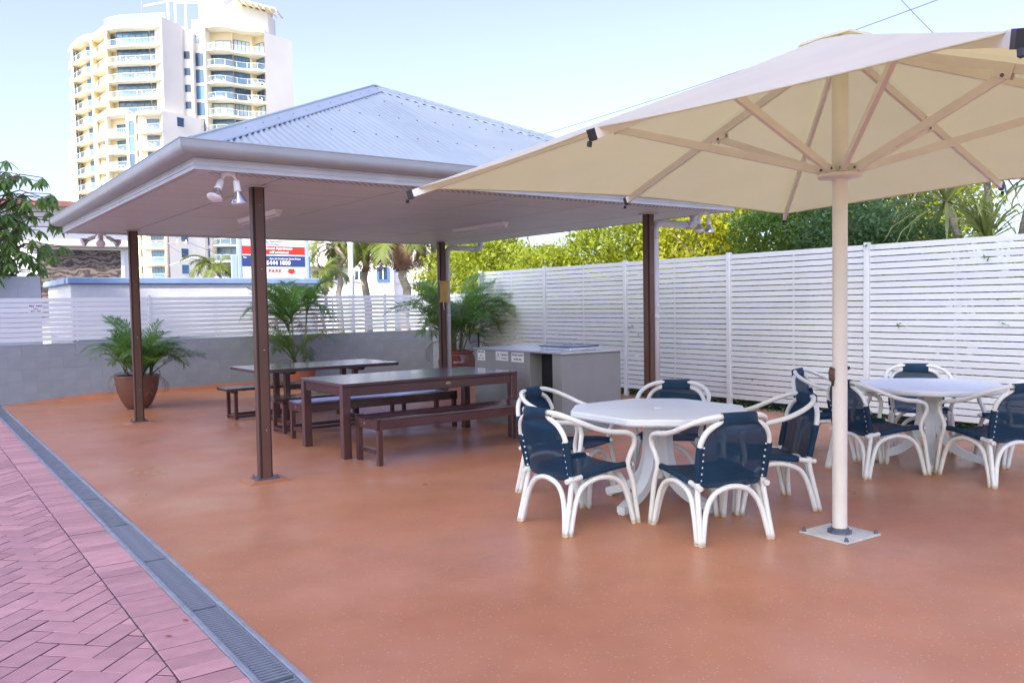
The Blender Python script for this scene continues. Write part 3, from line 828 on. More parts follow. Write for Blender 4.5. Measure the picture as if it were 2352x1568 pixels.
def octa(Rad, half):
    """square with cut corners: vertices at +-half degrees round four axes, arrises rounded"""
    V = []
    for k in range(4):
        for s_ in (-half, half): V.append(Vector((Rad*math.cos(R(90*k+s_)), Rad*math.sin(R(90*k+s_)))))
    P_ = []
    for i in range(8):
        p, a_, b_ = V[i], V[i-1], V[(i+1)%8]; da, db = (a_-p).normalized(), (b_-p).normalized(); e = .035
        for t in (0,.33,.67,1): P_.append(tuple((p+da*e)*(1-t)**2+p*2*t*(1-t)+(p+db*e)*t*t))
    return P_
OC = (4.56, 4.42); RC = (7.57, 3.93)
white_table((*OC,0), R(44), octa(.665, 17), 'white octagonal resin table with blue chairs beside umbrella pole', False, R(-34))
white_table((*RC,0), R(-8), [(.62*math.cos(a), .62*math.sin(a)) for a in [2*math.pi*i/48 for i in range(48)]], 'white round resin table close to the tall slat fence', True, R(38))

# ------------------------------------------------------------------ chairs
def make_chair():
    c = bpy.data.objects.new('armchair', None); col.objects.link(c)
    r = .0180
    def mir(p): return (-p[0],p[1],p[2])
    half = [(.278,.300,.012),(.266,.266,.28),(.256,.232,.40),(.262,.242,.47),(.280,.268,.545),(.288,.250,.605),(.292,.18,.636),(.297,.06,.652),(.300,-.06,.680),(.292,-.17,.722),(.250,-.262,.765),(.17,-.322,.796),(.08,-.345,.803)]
    full = half+[(0,-.348,.804)]+[mir(p) for p in half[::-1]]
    MB().tube(smooth_path(full,5), r, 10).build('arm_rail', 'chair_white', c)
    bh = [(.258,-.322,.012),(.245,-.275,.22),(.238,-.252,.36),(.243,-.270,.47),(.248,-.295,.58),(.240,-.312,.655),(.200,-.330,.722),(.125,-.342,.758)]
    fullb = bh+[(0,-.345,.765)]+[mir(p) for p in bh[::-1]]
    MB().tube(smooth_path(fullb,5), r, 10).build('back_frame', 'chair_white', c)
    for sx in (-1,1):
        MB().tube(smooth_path([(sx*.262,-.286,.012),(sx*.254,-.235,.20),(sx*.249,-.175,.30),(sx*.247,-.06,.343),(sx*.248,.05,.343),(sx*.252,.155,.30),(sx*.260,.215,.20),(sx*.274,.262,.012)],5), r, 9).build('leg_arch', 'chair_white', c)
    for y, nm in ((.272,'leg_arch'),(-.276,'leg_arch')):
        e = .030 if y > 0 else -.040
        MB().tube(smooth_path([(-.240,y+e,.012),(-.200,y+e*.3,.20),(-.140,y,.30),(-.05,y-.002,.343),(.05,y-.002,.343),(.140,y,.30),(.200,y+e*.3,.20),(.240,y+e,.012)],5), r, 9).build(nm, 'chair_white', c)
    cap = MB().tube([(0,0,0),(0,0,.014)], .0200, 9).mesh('foot_cap')
    for sx in (-1,1):
        for ps in (((.278,.300),(.274,.262),(.240,.302)),((.258,-.322),(.262,-.286),(.240,-.316))):
            m_ = MB()
            for px, py in ps: m_.tube([(sx*px,py,0),(sx*px,py,.013)], .0198, 9)
            m_.build('foot_caps', 'foot_tan', c)
        MB().tube(smooth_path([(sx*.236,.292,.398),(sx*.238,.20,.405),(sx*.238,.0,.392),(sx*.240,-.20,.368),(sx*.241,-.300,.354)],4), .0175, 9).build('seat_rail', 'chair_white', c)
    # seat sling
    def seat(a, b):
        s_ = 2*a-1; y = -.225+b*.50; sag = (1-s_*s_)*(.042*math.sin(math.pi*min(1,b*1.02))**.7+.006)
        edge = .412-.020*(1-b) if b < .97 else .405
        z = .375+.037*min(1,b*1.25)-sag
        if b > .93: z -= .022*((b-.93)/.07)**1.5
        return (s_*.243, y, z)
    st = MB().grid(seat, 14, 16)
    for sx in (-1,1): st.tube(smooth_path([(sx*.238,.262,.400),(sx*.238,.18,.406),(sx*.238,.0,.392),(sx*.239,-.17,.372)],4), .0215, 9)
    st.build('seat', 'sling', c)
    rows = [(.345,.205,-.238),(.372,.232,-.247),(.42,.240,-.257),(.50,.246,-.276),(.58,.249,-.295),(.63,.246,-.306),(.67,.232,-.318),(.70,.210,-.330),(.725,.180,-.344),(.745,.150,-.359),(.765,.124,-.3705),(.804,.120,-.3725),(.821,.120,-.364),(.828,.120,-.348),(.821,.120,-.332),(.804,.120,-.3235),(.768,.121,-.3205),(.742,.122,-.325)]
    def back(a, b):
        s_ = 2*a-1; f = b*(len(rows)-1); i = min(int(f), len(rows)-2); t = f-i
        z = rows[i][0]*(1-t)+rows[i+1][0]*t; xh = rows[i][1]*(1-t)+rows[i+1][1]*t; y = rows[i][2]*(1-t)+rows[i+1][2]*t
        bow = (1-s_*s_)*(.034 if z < .7 else .034*max(0,(.74-z)/.04)) if i < 9 else 0
        return (s_*xh, y-bow+.0, z)
    bk = MB().grid(back, 14, 32)
    for sx in (-1,1): bk.tube(smooth_path([(sx*.238,-.254,.39),(sx*.243,-.270,.47),(sx*.248,-.295,.58),(sx*.247,-.302,.615)],4), .0225, 9)
    bo = bk.build('backrest', 'sling', c)
    rv = MB()
    for sx in (-1,1):
        for i in range(6):
            z = .40+i*.042; y = -.253-(z-.39)*.185
            rv.lathe([(.0075,-.003),(.006,.002),(.0005,.004)], 7, (0,0,0)); n_ = 21
            for j in range(len(rv.v)-n_, len(rv.v)):
                X, Y_, Z_ = rv.v[j]; rv.v[j] = (sx*.222+X, y-.016-Z_, z+Y_)
    stuff(rv.build('rivets', 'chair_white', bo))
    return c
chair0 = make_chair()
def place_chair(cx, cy, ang, dist, label, tw=0, first=[True]):
    o = chair0 if first[0] else copy_tree(chair0); first[0] = False
    a = R(ang); o.location = (cx+dist*math.cos(a), cy+dist*math.sin(a), 0)
    o.rotation_euler = (0,0,a+R(90)+R(tw))
    tag(o, label, 'chair', 'blue sling armchairs round the white tables')
place_chair(*OC, 181, .80, 'blue sling armchair at octagonal table, on the side nearest the slatted bench', -2)
place_chair(*OC, 249, .79, 'blue sling armchair at octagonal table its back towards the umbrella base plate', 3)
place_chair(*OC, 318, .76, 'blue sling armchair at octagonal table, nearest to the umbrella pole', 12)
place_chair(*OC, 36, .82, 'blue sling armchair at octagonal table with its back to the tall slat fence', 0)
place_chair(*OC, 108, .80, 'blue sling armchair at octagonal table, nearest to the barbecue unit', 0)
place_chair(*RC, 173, .72, 'blue sling armchair at round table, partly behind the umbrella pole, facing the slat fence', -14)
place_chair(*RC, 246, .74, 'blue sling armchair at round table with mesh back to the open orange floor', 0)
place_chair(*RC, 318, .82, 'blue sling armchair at round table, cut off except for its white arm', 0)
place_chair(*RC, 34, .80, 'blue sling armchair at round table standing against the tall slat fence', 0)
place_chair(*RC, 108, .84, 'blue sling armchair at round table, on its side nearest the octagonal table and pavilion', 0)

# ------------------------------------------------------------------ umbrella
UM = (4.84, 3.09)
um = thing('market_umbrella', 'large square cream umbrella on a bolted white pole', 'umbrella', (*UM,0), -.04)
pl = MB().cbox(-.178,-.178,.0,.178,.178,.013,.003).build('base_plate', 'plate_paint', um)
for sx in (-1,1):
    for sy in (-1,1): MB().lathe([(.014,.013),(.014,.022),(.009,.023),(.009,.036),(.001,.037)], 8, (sx*.155,sy*.155,0)).build('bolt', 'base_steel', pl)
co = MB().lathe([(.075,.013),(.075,.024),(.060,.026),(.056,.045),(.048,.047)], 24).build('collar', 'base_steel', um)
for k in range(6): MB().lathe([(.009,.024),(.009,.034),(.001,.036)], 6, (.066*math.cos(k*R(60)),.066*math.sin(k*R(60)),0)).build('bolt', 'base_steel', co)
MB().lathe([(.046,.03),(.046,2.34)], 28).build('pole', 'umbrella_metal', um)
MB().lathe([(.046,2.30),(.049,2.31),(.049,2.955),(.044,2.957),(.040,2.96),(.040,3.12)], 28).build('inner_pole', 'umbrella_metal', um)
hb = MB().lathe([(.047,2.268),(.128,2.274),(.135,2.280),(.135,2.296),(.125,2.300),(.047,2.300)], 32).build('runner_hub', 'umbrella_metal', um)
ck = MB().tube([(-.05,.02,1.0),(-.058,.02,1.01),(-.060,.02,1.05),(-.05,.02,1.07)], .018, 10).build('crank_grip', 'post_brown', um)
MB().tube([(-.05,.01,1.0),(-.06,.01,.96)], .006, 6).tube([(.042,-.02,1.07),(.058,-.028,1.07)], .012, 8).build('crank_pin', 'black_plastic', ck)
AC, AM, ZC, ZM, ZT = 2.02, 2.03, 2.283, 2.345, 3.075
tips = []
for k in range(8):
    a = R(45*k); corner = k % 2
    rad = AC*math.sqrt(2) if corner else AM; z = ZC if corner else ZM
    tips.append(Vector((rad*math.cos(a), rad*math.sin(a), z)))
for k, T in enumerate(tips):
    a = R(45*k); dv = Vector((math.cos(a), math.sin(a), 0)); A_ = dv*.05+Vector((0,0,ZT))
    rb = MB().bar(A_, A_+(T-A_)*.985, .024, .050).build('rib', 'umbrella_metal', um)
    MB().bar(A_+(T-A_)*.985, T, .030, .060).bar(T-Vector((0,0,.03)), T-Vector((0,0,.055))+dv*.004, .016, .02, (1,0,.2)).build('end_cap', 'black_plastic', rb)
    f = .475; M_ = A_+(T-A_)*f-Vector((0,0,.045)); H_ = dv*.118+Vector((0,0,2.325))
    st = MB().bar(H_, M_, .026, .048).build('strut', 'umbrella_metal', um)
    sdv = Vector((-dv.y,dv.x,0))
    br = MB()
    for s_ in (-1,1): br.bar(M_-dv*.05+sdv*(s_*.0185)+Vector((0,0,.045)), M_+dv*.05+sdv*(s_*.0185)-Vector((0,0,-.005)), .006, .075)
    br.build('rib_bracket', 'umbrella_metal', rb)
    MB().tube([M_-sdv*.025, M_+sdv*.025], .011, 8).build('pivot_bolt', 'base_steel', rb)
    hbk = MB()
    for s_ in (-1,1): hbk.bar(dv*.075+sdv*(s_*.018)+Vector((0,0,2.328)), dv*.134+sdv*(s_*.018)+Vector((0,0,2.322)), .006, .055)
    hbk.build('hub_bracket', 'umbrella_metal', hb)
    MB().tube([H_-sdv*.024, H_+sdv*.024], .009, 8).build('pivot_bolt', 'base_steel', hb)
def canvas_panel(k):
    a0, a1 = tips[k], tips[(k+1)%8]; T0 = a0*.972; T1 = a1*.972
    T0.z = a0.z+.035+.01; T1.z = a1.z+.035+.01
    C0 = Vector((a0.x,a0.y,0)).normalized()*.20+Vector((0,0,ZT+.03)); C1 = Vector((a1.x,a1.y,0)).normalized()*.20+Vector((0,0,ZT+.03))
    def fn(s_, t):
        p0 = C0+(T0-C0)*t; p1 = C1+(T1-C1)*t; p = p0+(p1-p0)*s_
        q_ = 4*s_*(1-s_); 
        inw = Vector((p.x,p.y,0)).normalized()*(q_*.045*t**3)
        return p-inw-Vector((0,0,q_*.012*math.sin(math.pi*t)-.002))
    return MB().grid(fn, 10, 16)
for k in range(8):
    pn = canvas_panel(k).build('canopy_panel', 'canvas', um)
    hem = canvas_panel(k); row = hem.v[16*11:17*11]
    MB().tube(row, .006, 5).build('hem', 'canvas', pn)
vc = MB()
n8 = 8; ring = []
for r_, z in ((.02,3.172),(.08,3.164),(.205,3.130),(.215,3.112),(.20,3.11)):
    for k in range(8):
        a = R(45*k); m_ = 1.18 if k % 2 else .92; ring.append((r_*m_*math.cos(a), r_*m_*math.sin(a), z))
vc.add(ring, [(i*8+k,i*8+(k+1)%8,(i+1)*8+(k+1)%8,(i+1)*8+k) for i in range(4) for k in range(8)]+[tuple(range(8))])
vc.build('vent_cap', 'canvas', um)
MB().lathe([(.012,3.08),(.012,3.175),(.016,3.177),(.016,3.185),(.001,3.19)], 10).build('finial', 'umbrella_metal', um)
stn = MB()
for k in range(8):
    a = R(45*k); stn.tube([(.045*math.cos(a),.045*math.sin(a),3.09),(.17*math.cos(a),.17*math.sin(a),3.12)], .006, 5)
stn.build('vent_frame', 'umbrella_metal', um)

# ------------------------------------------------------------------ potted palms
def frond_mesh(L, arch, nl=30, ll=.30, wid=.020, twist=.0, vee=.55, dens=1.0):
    """one feather palm leaf rising along +z and arching towards +x"""
    pts = []; ang = R(8); p = Vector((0,0,0)); N = 26
    for i in range(N+1):
        pts.append(p.copy()); f = i/N; ang = R(6)+arch*(f**1.35); p = p+Vector((math.sin(ang),0,math.cos(ang)))*(L/N)
    m = MB().tube(pts, [.011*(1-.85*i/N) for i in range(N+1)], 5)
    V = []; F = []
    for i in range(nl):
        f = .26+.73*(i+.5)/nl; fi = f*N; i0 = min(int(fi),N-1); q_ = pts[i0].lerp(pts[i0+1], fi-i0); t = (pts[i0+1]-pts[i0]).normalized()
        nrm = Vector((-t.z,0,t.x)) if True else None
        nrm = Vector((0,1,0)).cross(t).normalized()
        if nrm.z < 0: nrm = -nrm
        lf = ll*(.45+.75*math.sin(math.pi*min(1,(f-.2)/.85))**.8)*random.uniform(.88,1.1)
        for sd_ in (-1,1):
            if random.random() > dens: continue
            d = (Vector((0,sd_,0))*random.uniform(.72,.95)+t*(.55+.5*f)+nrm*vee*random.uniform(.3,.9)).normalized()
            w2 = wid*random.uniform(.8,1.15); wv = d.cross(nrm).normalized()*w2*.5
            mid = q_+d*lf*.5+Vector((0,0,-.010)); tip = q_+d*lf+Vector((0,0,-.10*lf/.3*random.uniform(.4,1.3)))
            o = len(V); V += [q_-wv*.45, q_+wv*.45, mid+wv, mid-wv, tip]
            F += [(o,o+1,o+2,o+3),(o+3,o+2,o+4)]
    m.add(V, F); return m.mesh('frond')
FR = [frond_mesh(1.0, R(a), 30, .27, .019, vee=v) for a, v in ((62,.6),(85,.5),(105,.45),(40,.6),(120,.35))]
FRD = [frond_mesh(.9, R(150), 18, .20, .010, vee=-.2, dens=.8), frond_mesh(.8, R(125), 16, .2, .012, vee=.1, dens=.8)]
def potted_palm(loc, prof, pm, canes, label, spread, fl_len, nfr, hmax, dry=4, seed=1):
    random.seed(seed)
    t = thing('potted_palm', label, 'potted plant', loc, 0, 'potted palms along the low wall')
    pot = MB().lathe(prof, 40).build('pot', pm, t)
    zr = max(p[1] for p in prof); rin = prof[-1][0]
    MB().lathe([(rin+.012,prof[-1][1]+.004),(.001,prof[-1][1]+.03)], 24).build('soil', 'soil', t)
    MB().cbox(-.16,-.10,0,-.08,-.03,.02,.003).cbox(.06,-.12,0,.13,-.05,.02,.003).cbox(-.03,.08,0,.05,.14,.02,.003).build('pot_feet', 'base_steel', t)
    heads = []
    for k in range(canes):
        a = random.uniform(0, 6.28); r0 = random.uniform(.02, rin*.65); ln = random.uniform(.25,1)*hmax
        lean = random.uniform(.02,.16)
        p0 = Vector((r0*math.cos(a), r0*math.sin(a), zr-.06)); p1 = p0+Vector((math.cos(a)*lean, math.sin(a)*lean, ln))
        MB().tube([p0, p0.lerp(p1,.5)+Vector((random.uniform(-.015,.015),random.uniform(-.015,.015),0)), p1], [.020,.017,.011], 7).build('cane', 'cane', t)
        heads.append((p1, a))
    for k in range(nfr):
        p1, a = heads[k % len(heads)]; az = random.gauss(a, 1.25)
        low = random.random()
        tilt = random.uniform(R(4), R(38)) if low > .35 else random.uniform(R(30), R(62))
        me = FR[random.choice([0,0,1,1,2,3,4])]; s_ = fl_len*random.uniform(.65,1.15)
        q_ = Matrix.Rotation(az,4,'Z') @ Matrix.Rotation(tilt*spread,4,'Y') @ Matrix.Rotation(random.uniform(-.5,.5),4,'Z')
        put('frond', me, 'frond', t, p1-Vector((0,0,random.uniform(0,.18))), q_.to_euler(), s_)
    for k in range(dry):
        p1, a = heads[k % len(heads)]; az = random.uniform(0,6.28)
        q_ = Matrix.Rotation(az,4,'Z') @ Matrix.Rotation(random.uniform(R(30),R(75)),4,'Y')
        put('dry_frond', FRD[k%2], 'frond_dry', t, p1-Vector((0,0,.2)), q_.to_euler(), fl_len*random.uniform(.6,.95))
potA = [(.001,.02),(.16,.02),(.185,.04),(.24,.14),(.29,.27),(.315,.40),(.318,.47),(.325,.50),(.318,.515),(.298,.515),(.290,.49),(.285,.44)]
potB = [(.001,.02),(.18,.02),(.20,.035),(.26,.13),(.30,.25),(.31,.34),(.315,.40),(.325,.42),(.31,.43),(.29,.425),(.282,.38)]
potC = [(.001,.02),(.20,.02),(.22,.04),(.30,.18),(.36,.34),(.365,.44),(.33,.54),(.305,.58),(.325,.60),(.335,.625),(.31,.635),(.29,.61),(.282,.55)]
potted_palm((2.93,13.86,0), potA, 'pot_matt', 7, 'bushy palm in a matt brown round pot near the drain end', .72, .80, 60, .38, 8, 3)
potted_palm((6.02,15.05,0), potB, 'pot_terra', 5, 'slender palm in terracotta pot behind the trestle table', .80, 1.0, 46, 1.25, 7, 5)
potted_palm((8.62,13.62,0), potC, 'pot_glaze', 13, 'big clumping palm in glossy red-brown urn in the fence corner', 1.0, 1.08, 78, 1.0, 9, 8)
random.seed(21)
# ------------------------------------------------------------------ buildings
mat('shade_tower_wall', (0.66,0.62,0.55), .8, .06, .6)
mat('glass_dark', (0.03,0.055,0.075), .08, spec=.7)
mat('cream', (0.76,0.66,0.44), .8, .05, .15); mat('cream_white', (0.74,0.71,0.61), .8, .05, .15)
mat('tower_glass', (0.05,0.125,0.21), .15, .3, .25, spec=.5); obj_random(MATS['tower_glass'], .45, 1.6)
mat('curtain_glass', (0.42,0.50,0.52), .2, .2, .8); obj_random(MATS['curtain_glass'], .7, 1.15)
mat('rail_glass', (0.45,0.62,0.75), .1, alpha=.14)
mat('white_paint', (0.80,0.80,0.78), .6, .03, 1)
mat('block_grey', (0.52,0.53,0.54), .8, .07, 2.5, .3, 30); obj_random(MATS['block_grey'], .95, 1.04)
mat('cap_blue', (0.20,0.28,0.44), .55, .12, 2)
mat('board_old', (0.4,0.35,0.3), .85, bump=.4, bscale=20)
def _boards():
    m = MATS['board_old']; n = m.node_tree.nodes; l = m.node_tree.links
    tc = n.new('ShaderNodeTexCoord'); mp = n.new('ShaderNodeMapping'); mp.inputs['Scale'].default_value = (.8,1,1.1); l.new(tc.outputs['Object'], mp.inputs[0])
    wv = n.new('ShaderNodeTexWave'); wv.bands_direction = 'Z'; wv.inputs['Scale'].default_value = 1.6; wv.inputs['Distortion'].default_value = 16; wv.inputs['Detail'].default_value = 4; wv.inputs['Detail Scale'].default_value = 1.4
    l.new(mp.outputs[0], wv.inputs[0]); r = n.new('ShaderNodeValToRGB'); r.color_ramp.elements[0].color = (.05,.042,.04,1); r.color_ramp.elements[1].color = (.22,.175,.145,1)
    l.new(wv.outputs['Fac'], r.inputs[0]); l.new(r.outputs[0], n['Principled BSDF'].inputs['Base Color'])
_boards()
mat('roof_old', (0.27,0.13,0.10), .8, .25, 3)
mat('weather_white', (0.78,0.78,0.76), .7, .05, 3)
mat('sign_red', (0.62,0.035,0.02), .45); mat('sign_blue', (0.03,0.055,0.20), .45); mat('sign_post', (0.34,0.44,0.58), .4)
mat('sign_face', (0.80,0.80,0.80), .45); mat('sign_gold', (.8,.45,.03), .45)
mat('timber_pole', (0.24,0.21,0.18), .85, .2, 4); mat('wire', (0.05,0.055,0.07), .6)
mat('pole_grey', (0.48,0.52,0.50), .6, .08, 3)
mat('blue_frame', (0.05,0.12,0.30), .5)
mat('tile_roof', (0.32,0.27,0.23), .8, .25, 4)

# unseen tower, added and sized so its shadow covers the whole yard
hd_ = Vector((0.906,0.423,0)); hp_ = Vector((-0.423,0.906,0)); hc = hd_*-45+hp_*9
ht = thing('shade_tower', 'unseen cream tower added behind the brick drive to shade the yard', 'building', (hc.x,hc.y,0), math.atan2(.423,.906))
MB().box(-14,-15,-.02,0,15,51.9).build('wall', 'shade_tower_wall', ht)
MB().cbox(-14.2,-15,51.902,0,15,52.2,.02).build('roof_slab', 'cream_white', ht)
wm = MB().box(0.003,-1.1,0,.06,1.1,1.8).mesh('window'); pm_ = MB().box(.062,-1.0,.08,.07,-.04,1.72).box(.062,.04,.08,.07,1.0,1.72).mesh('pane')
for k in range(16):
    for yy in (-12,-8,-4,0,4,8,12):
        w_ = put('window', wm, 'white_paint', ht, (0,yy,1.2+3.1*k)); put('pane', pm_, 'glass_dark', w_)

# street wall with blue-grey coping
VW = 24.0
sw = thing('street_wall', 'pale grey block wall with blue-grey coping beyond the slat fence', 'wall', (0,0,0))
MB().box(3.63,VW+.01,0,10.25,VW+.2,2.21).build('wall_core', 'mortar_grey', sw)
block_course_wall(sw, 'x', 3.60, 10.25, VW, .80, [.2]*7, m='block_grey')
MB().box(3.60,VW+.06,0,3.629,28.0,2.2).build('return_core', 'mortar_grey', sw)
block_course_wall(sw, 'y', VW+.06, 28.0, 3.585, .80, [.2]*7, m='block_grey', dep=.014)
MB().cbox(3.50,VW-.07,2.203,10.32,VW+.26,2.37,.02).build('coping', 'cap_blue', sw)
MB().cbox(3.46,VW+.262,2.205,3.76,28.05,2.36,.02).build('coping', 'cap_blue', sw)
pr = thing('wall_pier', 'short grey block pier standing behind the fence sign', 'wall', (0,0,0))
MB().box(.9,19.01,0,2.29,19.2,2.2).build('wall_core', 'mortar_grey', pr)
block_course_wall(pr, 'x', .9, 2.30, 19.0, .81, [.2]*7, m='block_grey')

# white house with a boarded window
VH = 34.0
hs = thing('old_house', 'white weatherboard house with a boarded-up window and faded roof edge', 'house', (0,0,0))
hx1 = 7.25; a_ = onV(75,566,VH); b_ = onV(284,571,VH)
MB().box(-6,VH,-.02,hx1,VH+7,5.28).build('wall', 'weather_white', hs)
for k in range(7): MB().box(-5+k*1.9,VH-.02,-.02,-4.96+k*1.9,VH-.001,5.27).build('batten', 'weather_white', hs)
rfh = MB().add([(-6.5,VH-.5,5.34),(hx1+.5,VH-.5,5.34),(hx1+.5,VH+3.6,5.42),(-6.5,VH+3.6,5.42),(-6.5,VH-.5,5.24),(hx1+.5,VH-.5,5.24),(hx1+.5,VH+7.5,5.24),(-6.5,VH+7.5,5.24)], [(0,1,2,3),(0,4,5,1),(1,5,6,2),(3,2,6,7),(0,3,7,4),(4,7,6,5)]).build('roof', 'roof_old', hs)
MB().cbox(-6.52,VH-.56,5.20,hx1+.52,VH-.503,5.40,.01).build('roof_fascia', 'roof_old', rfh)
wn = MB().box(a_.x+.12,VH-.045,1.2,b_.x-.12,VH-.004,3.72).build('boarding', 'board_old', hs)
for x in (a_.x+.0, b_.x-.12): MB().box(x,VH-.09,1.2,x+.118,VH-.003,3.72).build('jamb', 'weather_white', hs)
MB().box(a_.x-.08,VH-.10,3.722,b_.x+.08,VH-.003,3.80).build('lintel', 'weather_white', hs)
MB().cbox(a_.x-.2,VH-.42,3.802,b_.x+.2,VH-.003,3.86,.005).build('window_hood', 'timber_pole', hs)

# roadside sign
VS = 26.0
sa, sb = onV(556,640,VS), onV(703,637,VS)
sx0, sx1, sz0 = sa.x, sb.x, 2.48; SW_ = sx1-sx0
sg = thing('roadside_sign', 'white, red and blue apartments sign board on pale blue posts', 'sign', ((sx0+sx1)/2,VS,0))
hw_ = SW_/2; pxm = SW_/147.0
def sz(py): return sz0+(637-py)*pxm*1.0
MB().cbox(-hw_,0,sz0-.02,hw_,.10,sz0+1.95,.01).build('board', 'sign_face', sg)
for s_ in (-1,1): MB().cbox(s_*(hw_+.055)-.05,-.02,0,s_*(hw_+.055)+.05,.12,sz0+2.0,.006).build('sign_post', 'sign_post', sg)
MB().cbox(-hw_-.30,.01,0,-hw_-.12,.10,sz(589),.006).build('sign_post', 'sign_post', sg)
MB().cbox(hw_+.105,.01,0,hw_+.17,.10,sz(589),.006).build('sign_post', 'sign_post', sg)
MB().box(-hw_+.02,-.006,sz(587),hw_-.02,-.001,sz(569)).build('red_panel', 'sign_red', sg)
MB().box(-hw_+.02,-.006,sz(614),hw_-.02,-.001,sz(590)).build('blue_panel', 'sign_blue', sg)
def sxp(px): return (px-629.5)*pxm
rt_ = (R(90),0,0)
text('lettering', 'Bedroom Apartments', .112, 'sign_face', sg, (sxp(672),-.008,sz(573.5)), rt_, .004, 'RIGHT')
text('lettering', 'self contained', .112, 'sign_face', sg, (sxp(663),-.008,sz(582)), rt_, .004, 'RIGHT')
text('lettering', 'Hea', .062, 'sign_face', sg, (sxp(560),-.008,sz(594.5)), rt_, .002, 'LEFT')
text('lettering', 'Gym, Air Conditioned, Games Rooms', .066, 'sign_face', sg, (sxp(691),-.008,sz(596.5)), rt_, .002, 'RIGHT')
text('lettering', '5444 1800', .185, 'sign_face', sg, (sxp(667),-.008,sz(606)), rt_, .006, 'RIGHT')
text('lettering', 'PARK', .165, 'sign_red', sg, (sxp(646.5),-.004,sz(624)), rt_, .006, 'RIGHT', spacing=1.15)
text('lettering', 'Holiday Apartments', .09, 'ink', sg, (sxp(650),-.004,sz(558)), rt_, 0, 'RIGHT')
text('lettering', 'Mooloolaba', .09, 'ink', sg, (sxp(642),-.004,sz(564)), rt_, 0, 'RIGHT')
MB().box(sxp(640),-.004,sz(554),sxp(650),-.001,sz(550)).build('gold_mark', 'sign_gold', sg)
MB().add([(sxp(x),-.005,sz(y)) for x, y in ((661,618.5),(676,618.5),(676,625),(681,625),(668.5,631),(656,625),(661,625))], [tuple(range(7))[::-1]]).build('arrow', 'sign_red', sg)

# power pole with street lamp
p_ = deep(386,640,48)
pp = thing('power_pole', 'timber power pole with crossarms and a street lamp arm', 'pole', (p_.x,p_.y,0), -PSI)
MB().tube([(0,0,0),(0,0,7.2)], [.16,.12], 10).build('pole', 'timber_pole', pp)
for z in (5.9,5.2): MB().box(-1.2,-.06,z,1.2,.06,z+.1).build('crossarm', 'timber_pole', pp)
for z in (5.9,5.2):
    for x in (-1.1,-.6,.6,1.1): MB().lathe([(.04,0),(.05,.06),(.03,.12),(.001,.14)], 8, (x,0,z+.1)).build('insulator', 'lamp_white', pp)
ar = MB().tube(smooth_path([(0,0,3.95),(.6,-.05,4.15),(1.4,-.1,4.35)],4), .035, 8).build('lamp_arm', 'pole_grey', pp)
MB().cbox(1.3,-.2,4.33,1.9,0,4.45,.03).build('lamp_head', 'pole_grey', ar)
def wire_between(a, b, sag, r, label, n=14):
    a, b = Vector(a), Vector(b); pts = [a.lerp(b,i/n)-Vector((0,0,sag*4*(i/n)*(1-i/n))) for i in range(n+1)]
    lo = pts[0]
    o = MB().tube([p-lo for p in pts], r, 5).build('overhead_wire', 'wire'); o.location = lo
    tag(o, label, 'wire', 'overhead wires')
for i, (x, y, lab) in enumerate(((560,598,'upper street wire dropping from the power pole past the flats'),(520,620,'lower street wire dropping from the power pole past the flats'))):
    q_ = deep(x,y,40); wire_between((p_.x,p_.y,5.9-i*.7), q_, .15, .012, lab)
wire_between(deep(1150,336,44), deep(2400,-92,22), .25, .011, 'long thin wire crossing the sky above the umbrella')
wire_between(deep(2065,-5,26), deep(2190,122,20), .02, .010, 'short thin wire dropping behind the umbrella')

# white flats with blue framed windows, right of the sign
def flats():
    c = deep(850,700,52); t = thing('white_flats', 'white three storey flats with blue framed windows behind the palms', 'building', (c.x,c.y,0), -PSI+.12)
    k = 52/FPX
    def X(px): return (px-850)*k
    def Z(py): return EYE+(702-py)*k
    MB().box(X(690),0,-.02,X(905),9,Z(470)).build('wall', 'white_paint', t)
    MB().box(X(905),1.2,-.02,X(1012),9,Z(470)).build('side_wall', 'white_paint', t)
    for z in (Z(605),Z(650)): MB().box(X(906),1.08,z,X(1012),1.198,z+.12).build('band', 'white_paint', t)
    def win(x0,x1,y0,y1,fr,yy=0.0):
        w2 = MB().box(x0-.14,yy-.14,y0-.14,x1+.14,yy-.003,y1+.14).build('window', fr, t)
        MB().box(x0,yy-.16,y0,x1,yy-.142,y1).build('pane', 'glass_dark', w2)
        MB().box((x0+x1)/2-.03,yy-.175,y0,(x0+x1)/2+.03,yy-.162,y1).build('mullion', 'white_paint', w2)
    win(X(872),X(890),Z(642),Z(620),'blue_frame'); win(X(818),X(836),Z(642),Z(623),'white_paint'); win(X(872),X(890),Z(590),Z(568),'blue_frame')
    win(X(762),X(780),Z(642),Z(623),'white_paint'); win(X(986),X(1002),Z(648),Z(628),'blue_frame',1.2); win(X(818),X(836),Z(590),Z(570),'white_paint')
    MB().box(X(700),-1.2,Z(614),X(800),-.003,Z(611)).build('awning', 'tile_roof', t)
flats()
c = deep(985,668,44)
lt = thing('low_roof', 'little tiled roof corner beside the leafy tree, behind the fence', 'building', (c.x,c.y,0), -PSI)
MB().box(-.1,.1,0,2.6,2.6,2.28).build('wall', 'cream', lt)
MB().prism([(-.5,-.4),(3,-.4),(3,3),(-.5,3)], 2.282, 2.40).build('eave', 'tile_roof', lt)
MB().add([(-.5,-.4,2.402),(3,-.4,2.402),(3,3,2.402),(-.5,3,2.402),(1.2,1.2,2.95)], [(0,1,4),(1,2,4),(2,3,4),(3,0,4)]).build('roof', 'tile_roof', lt)

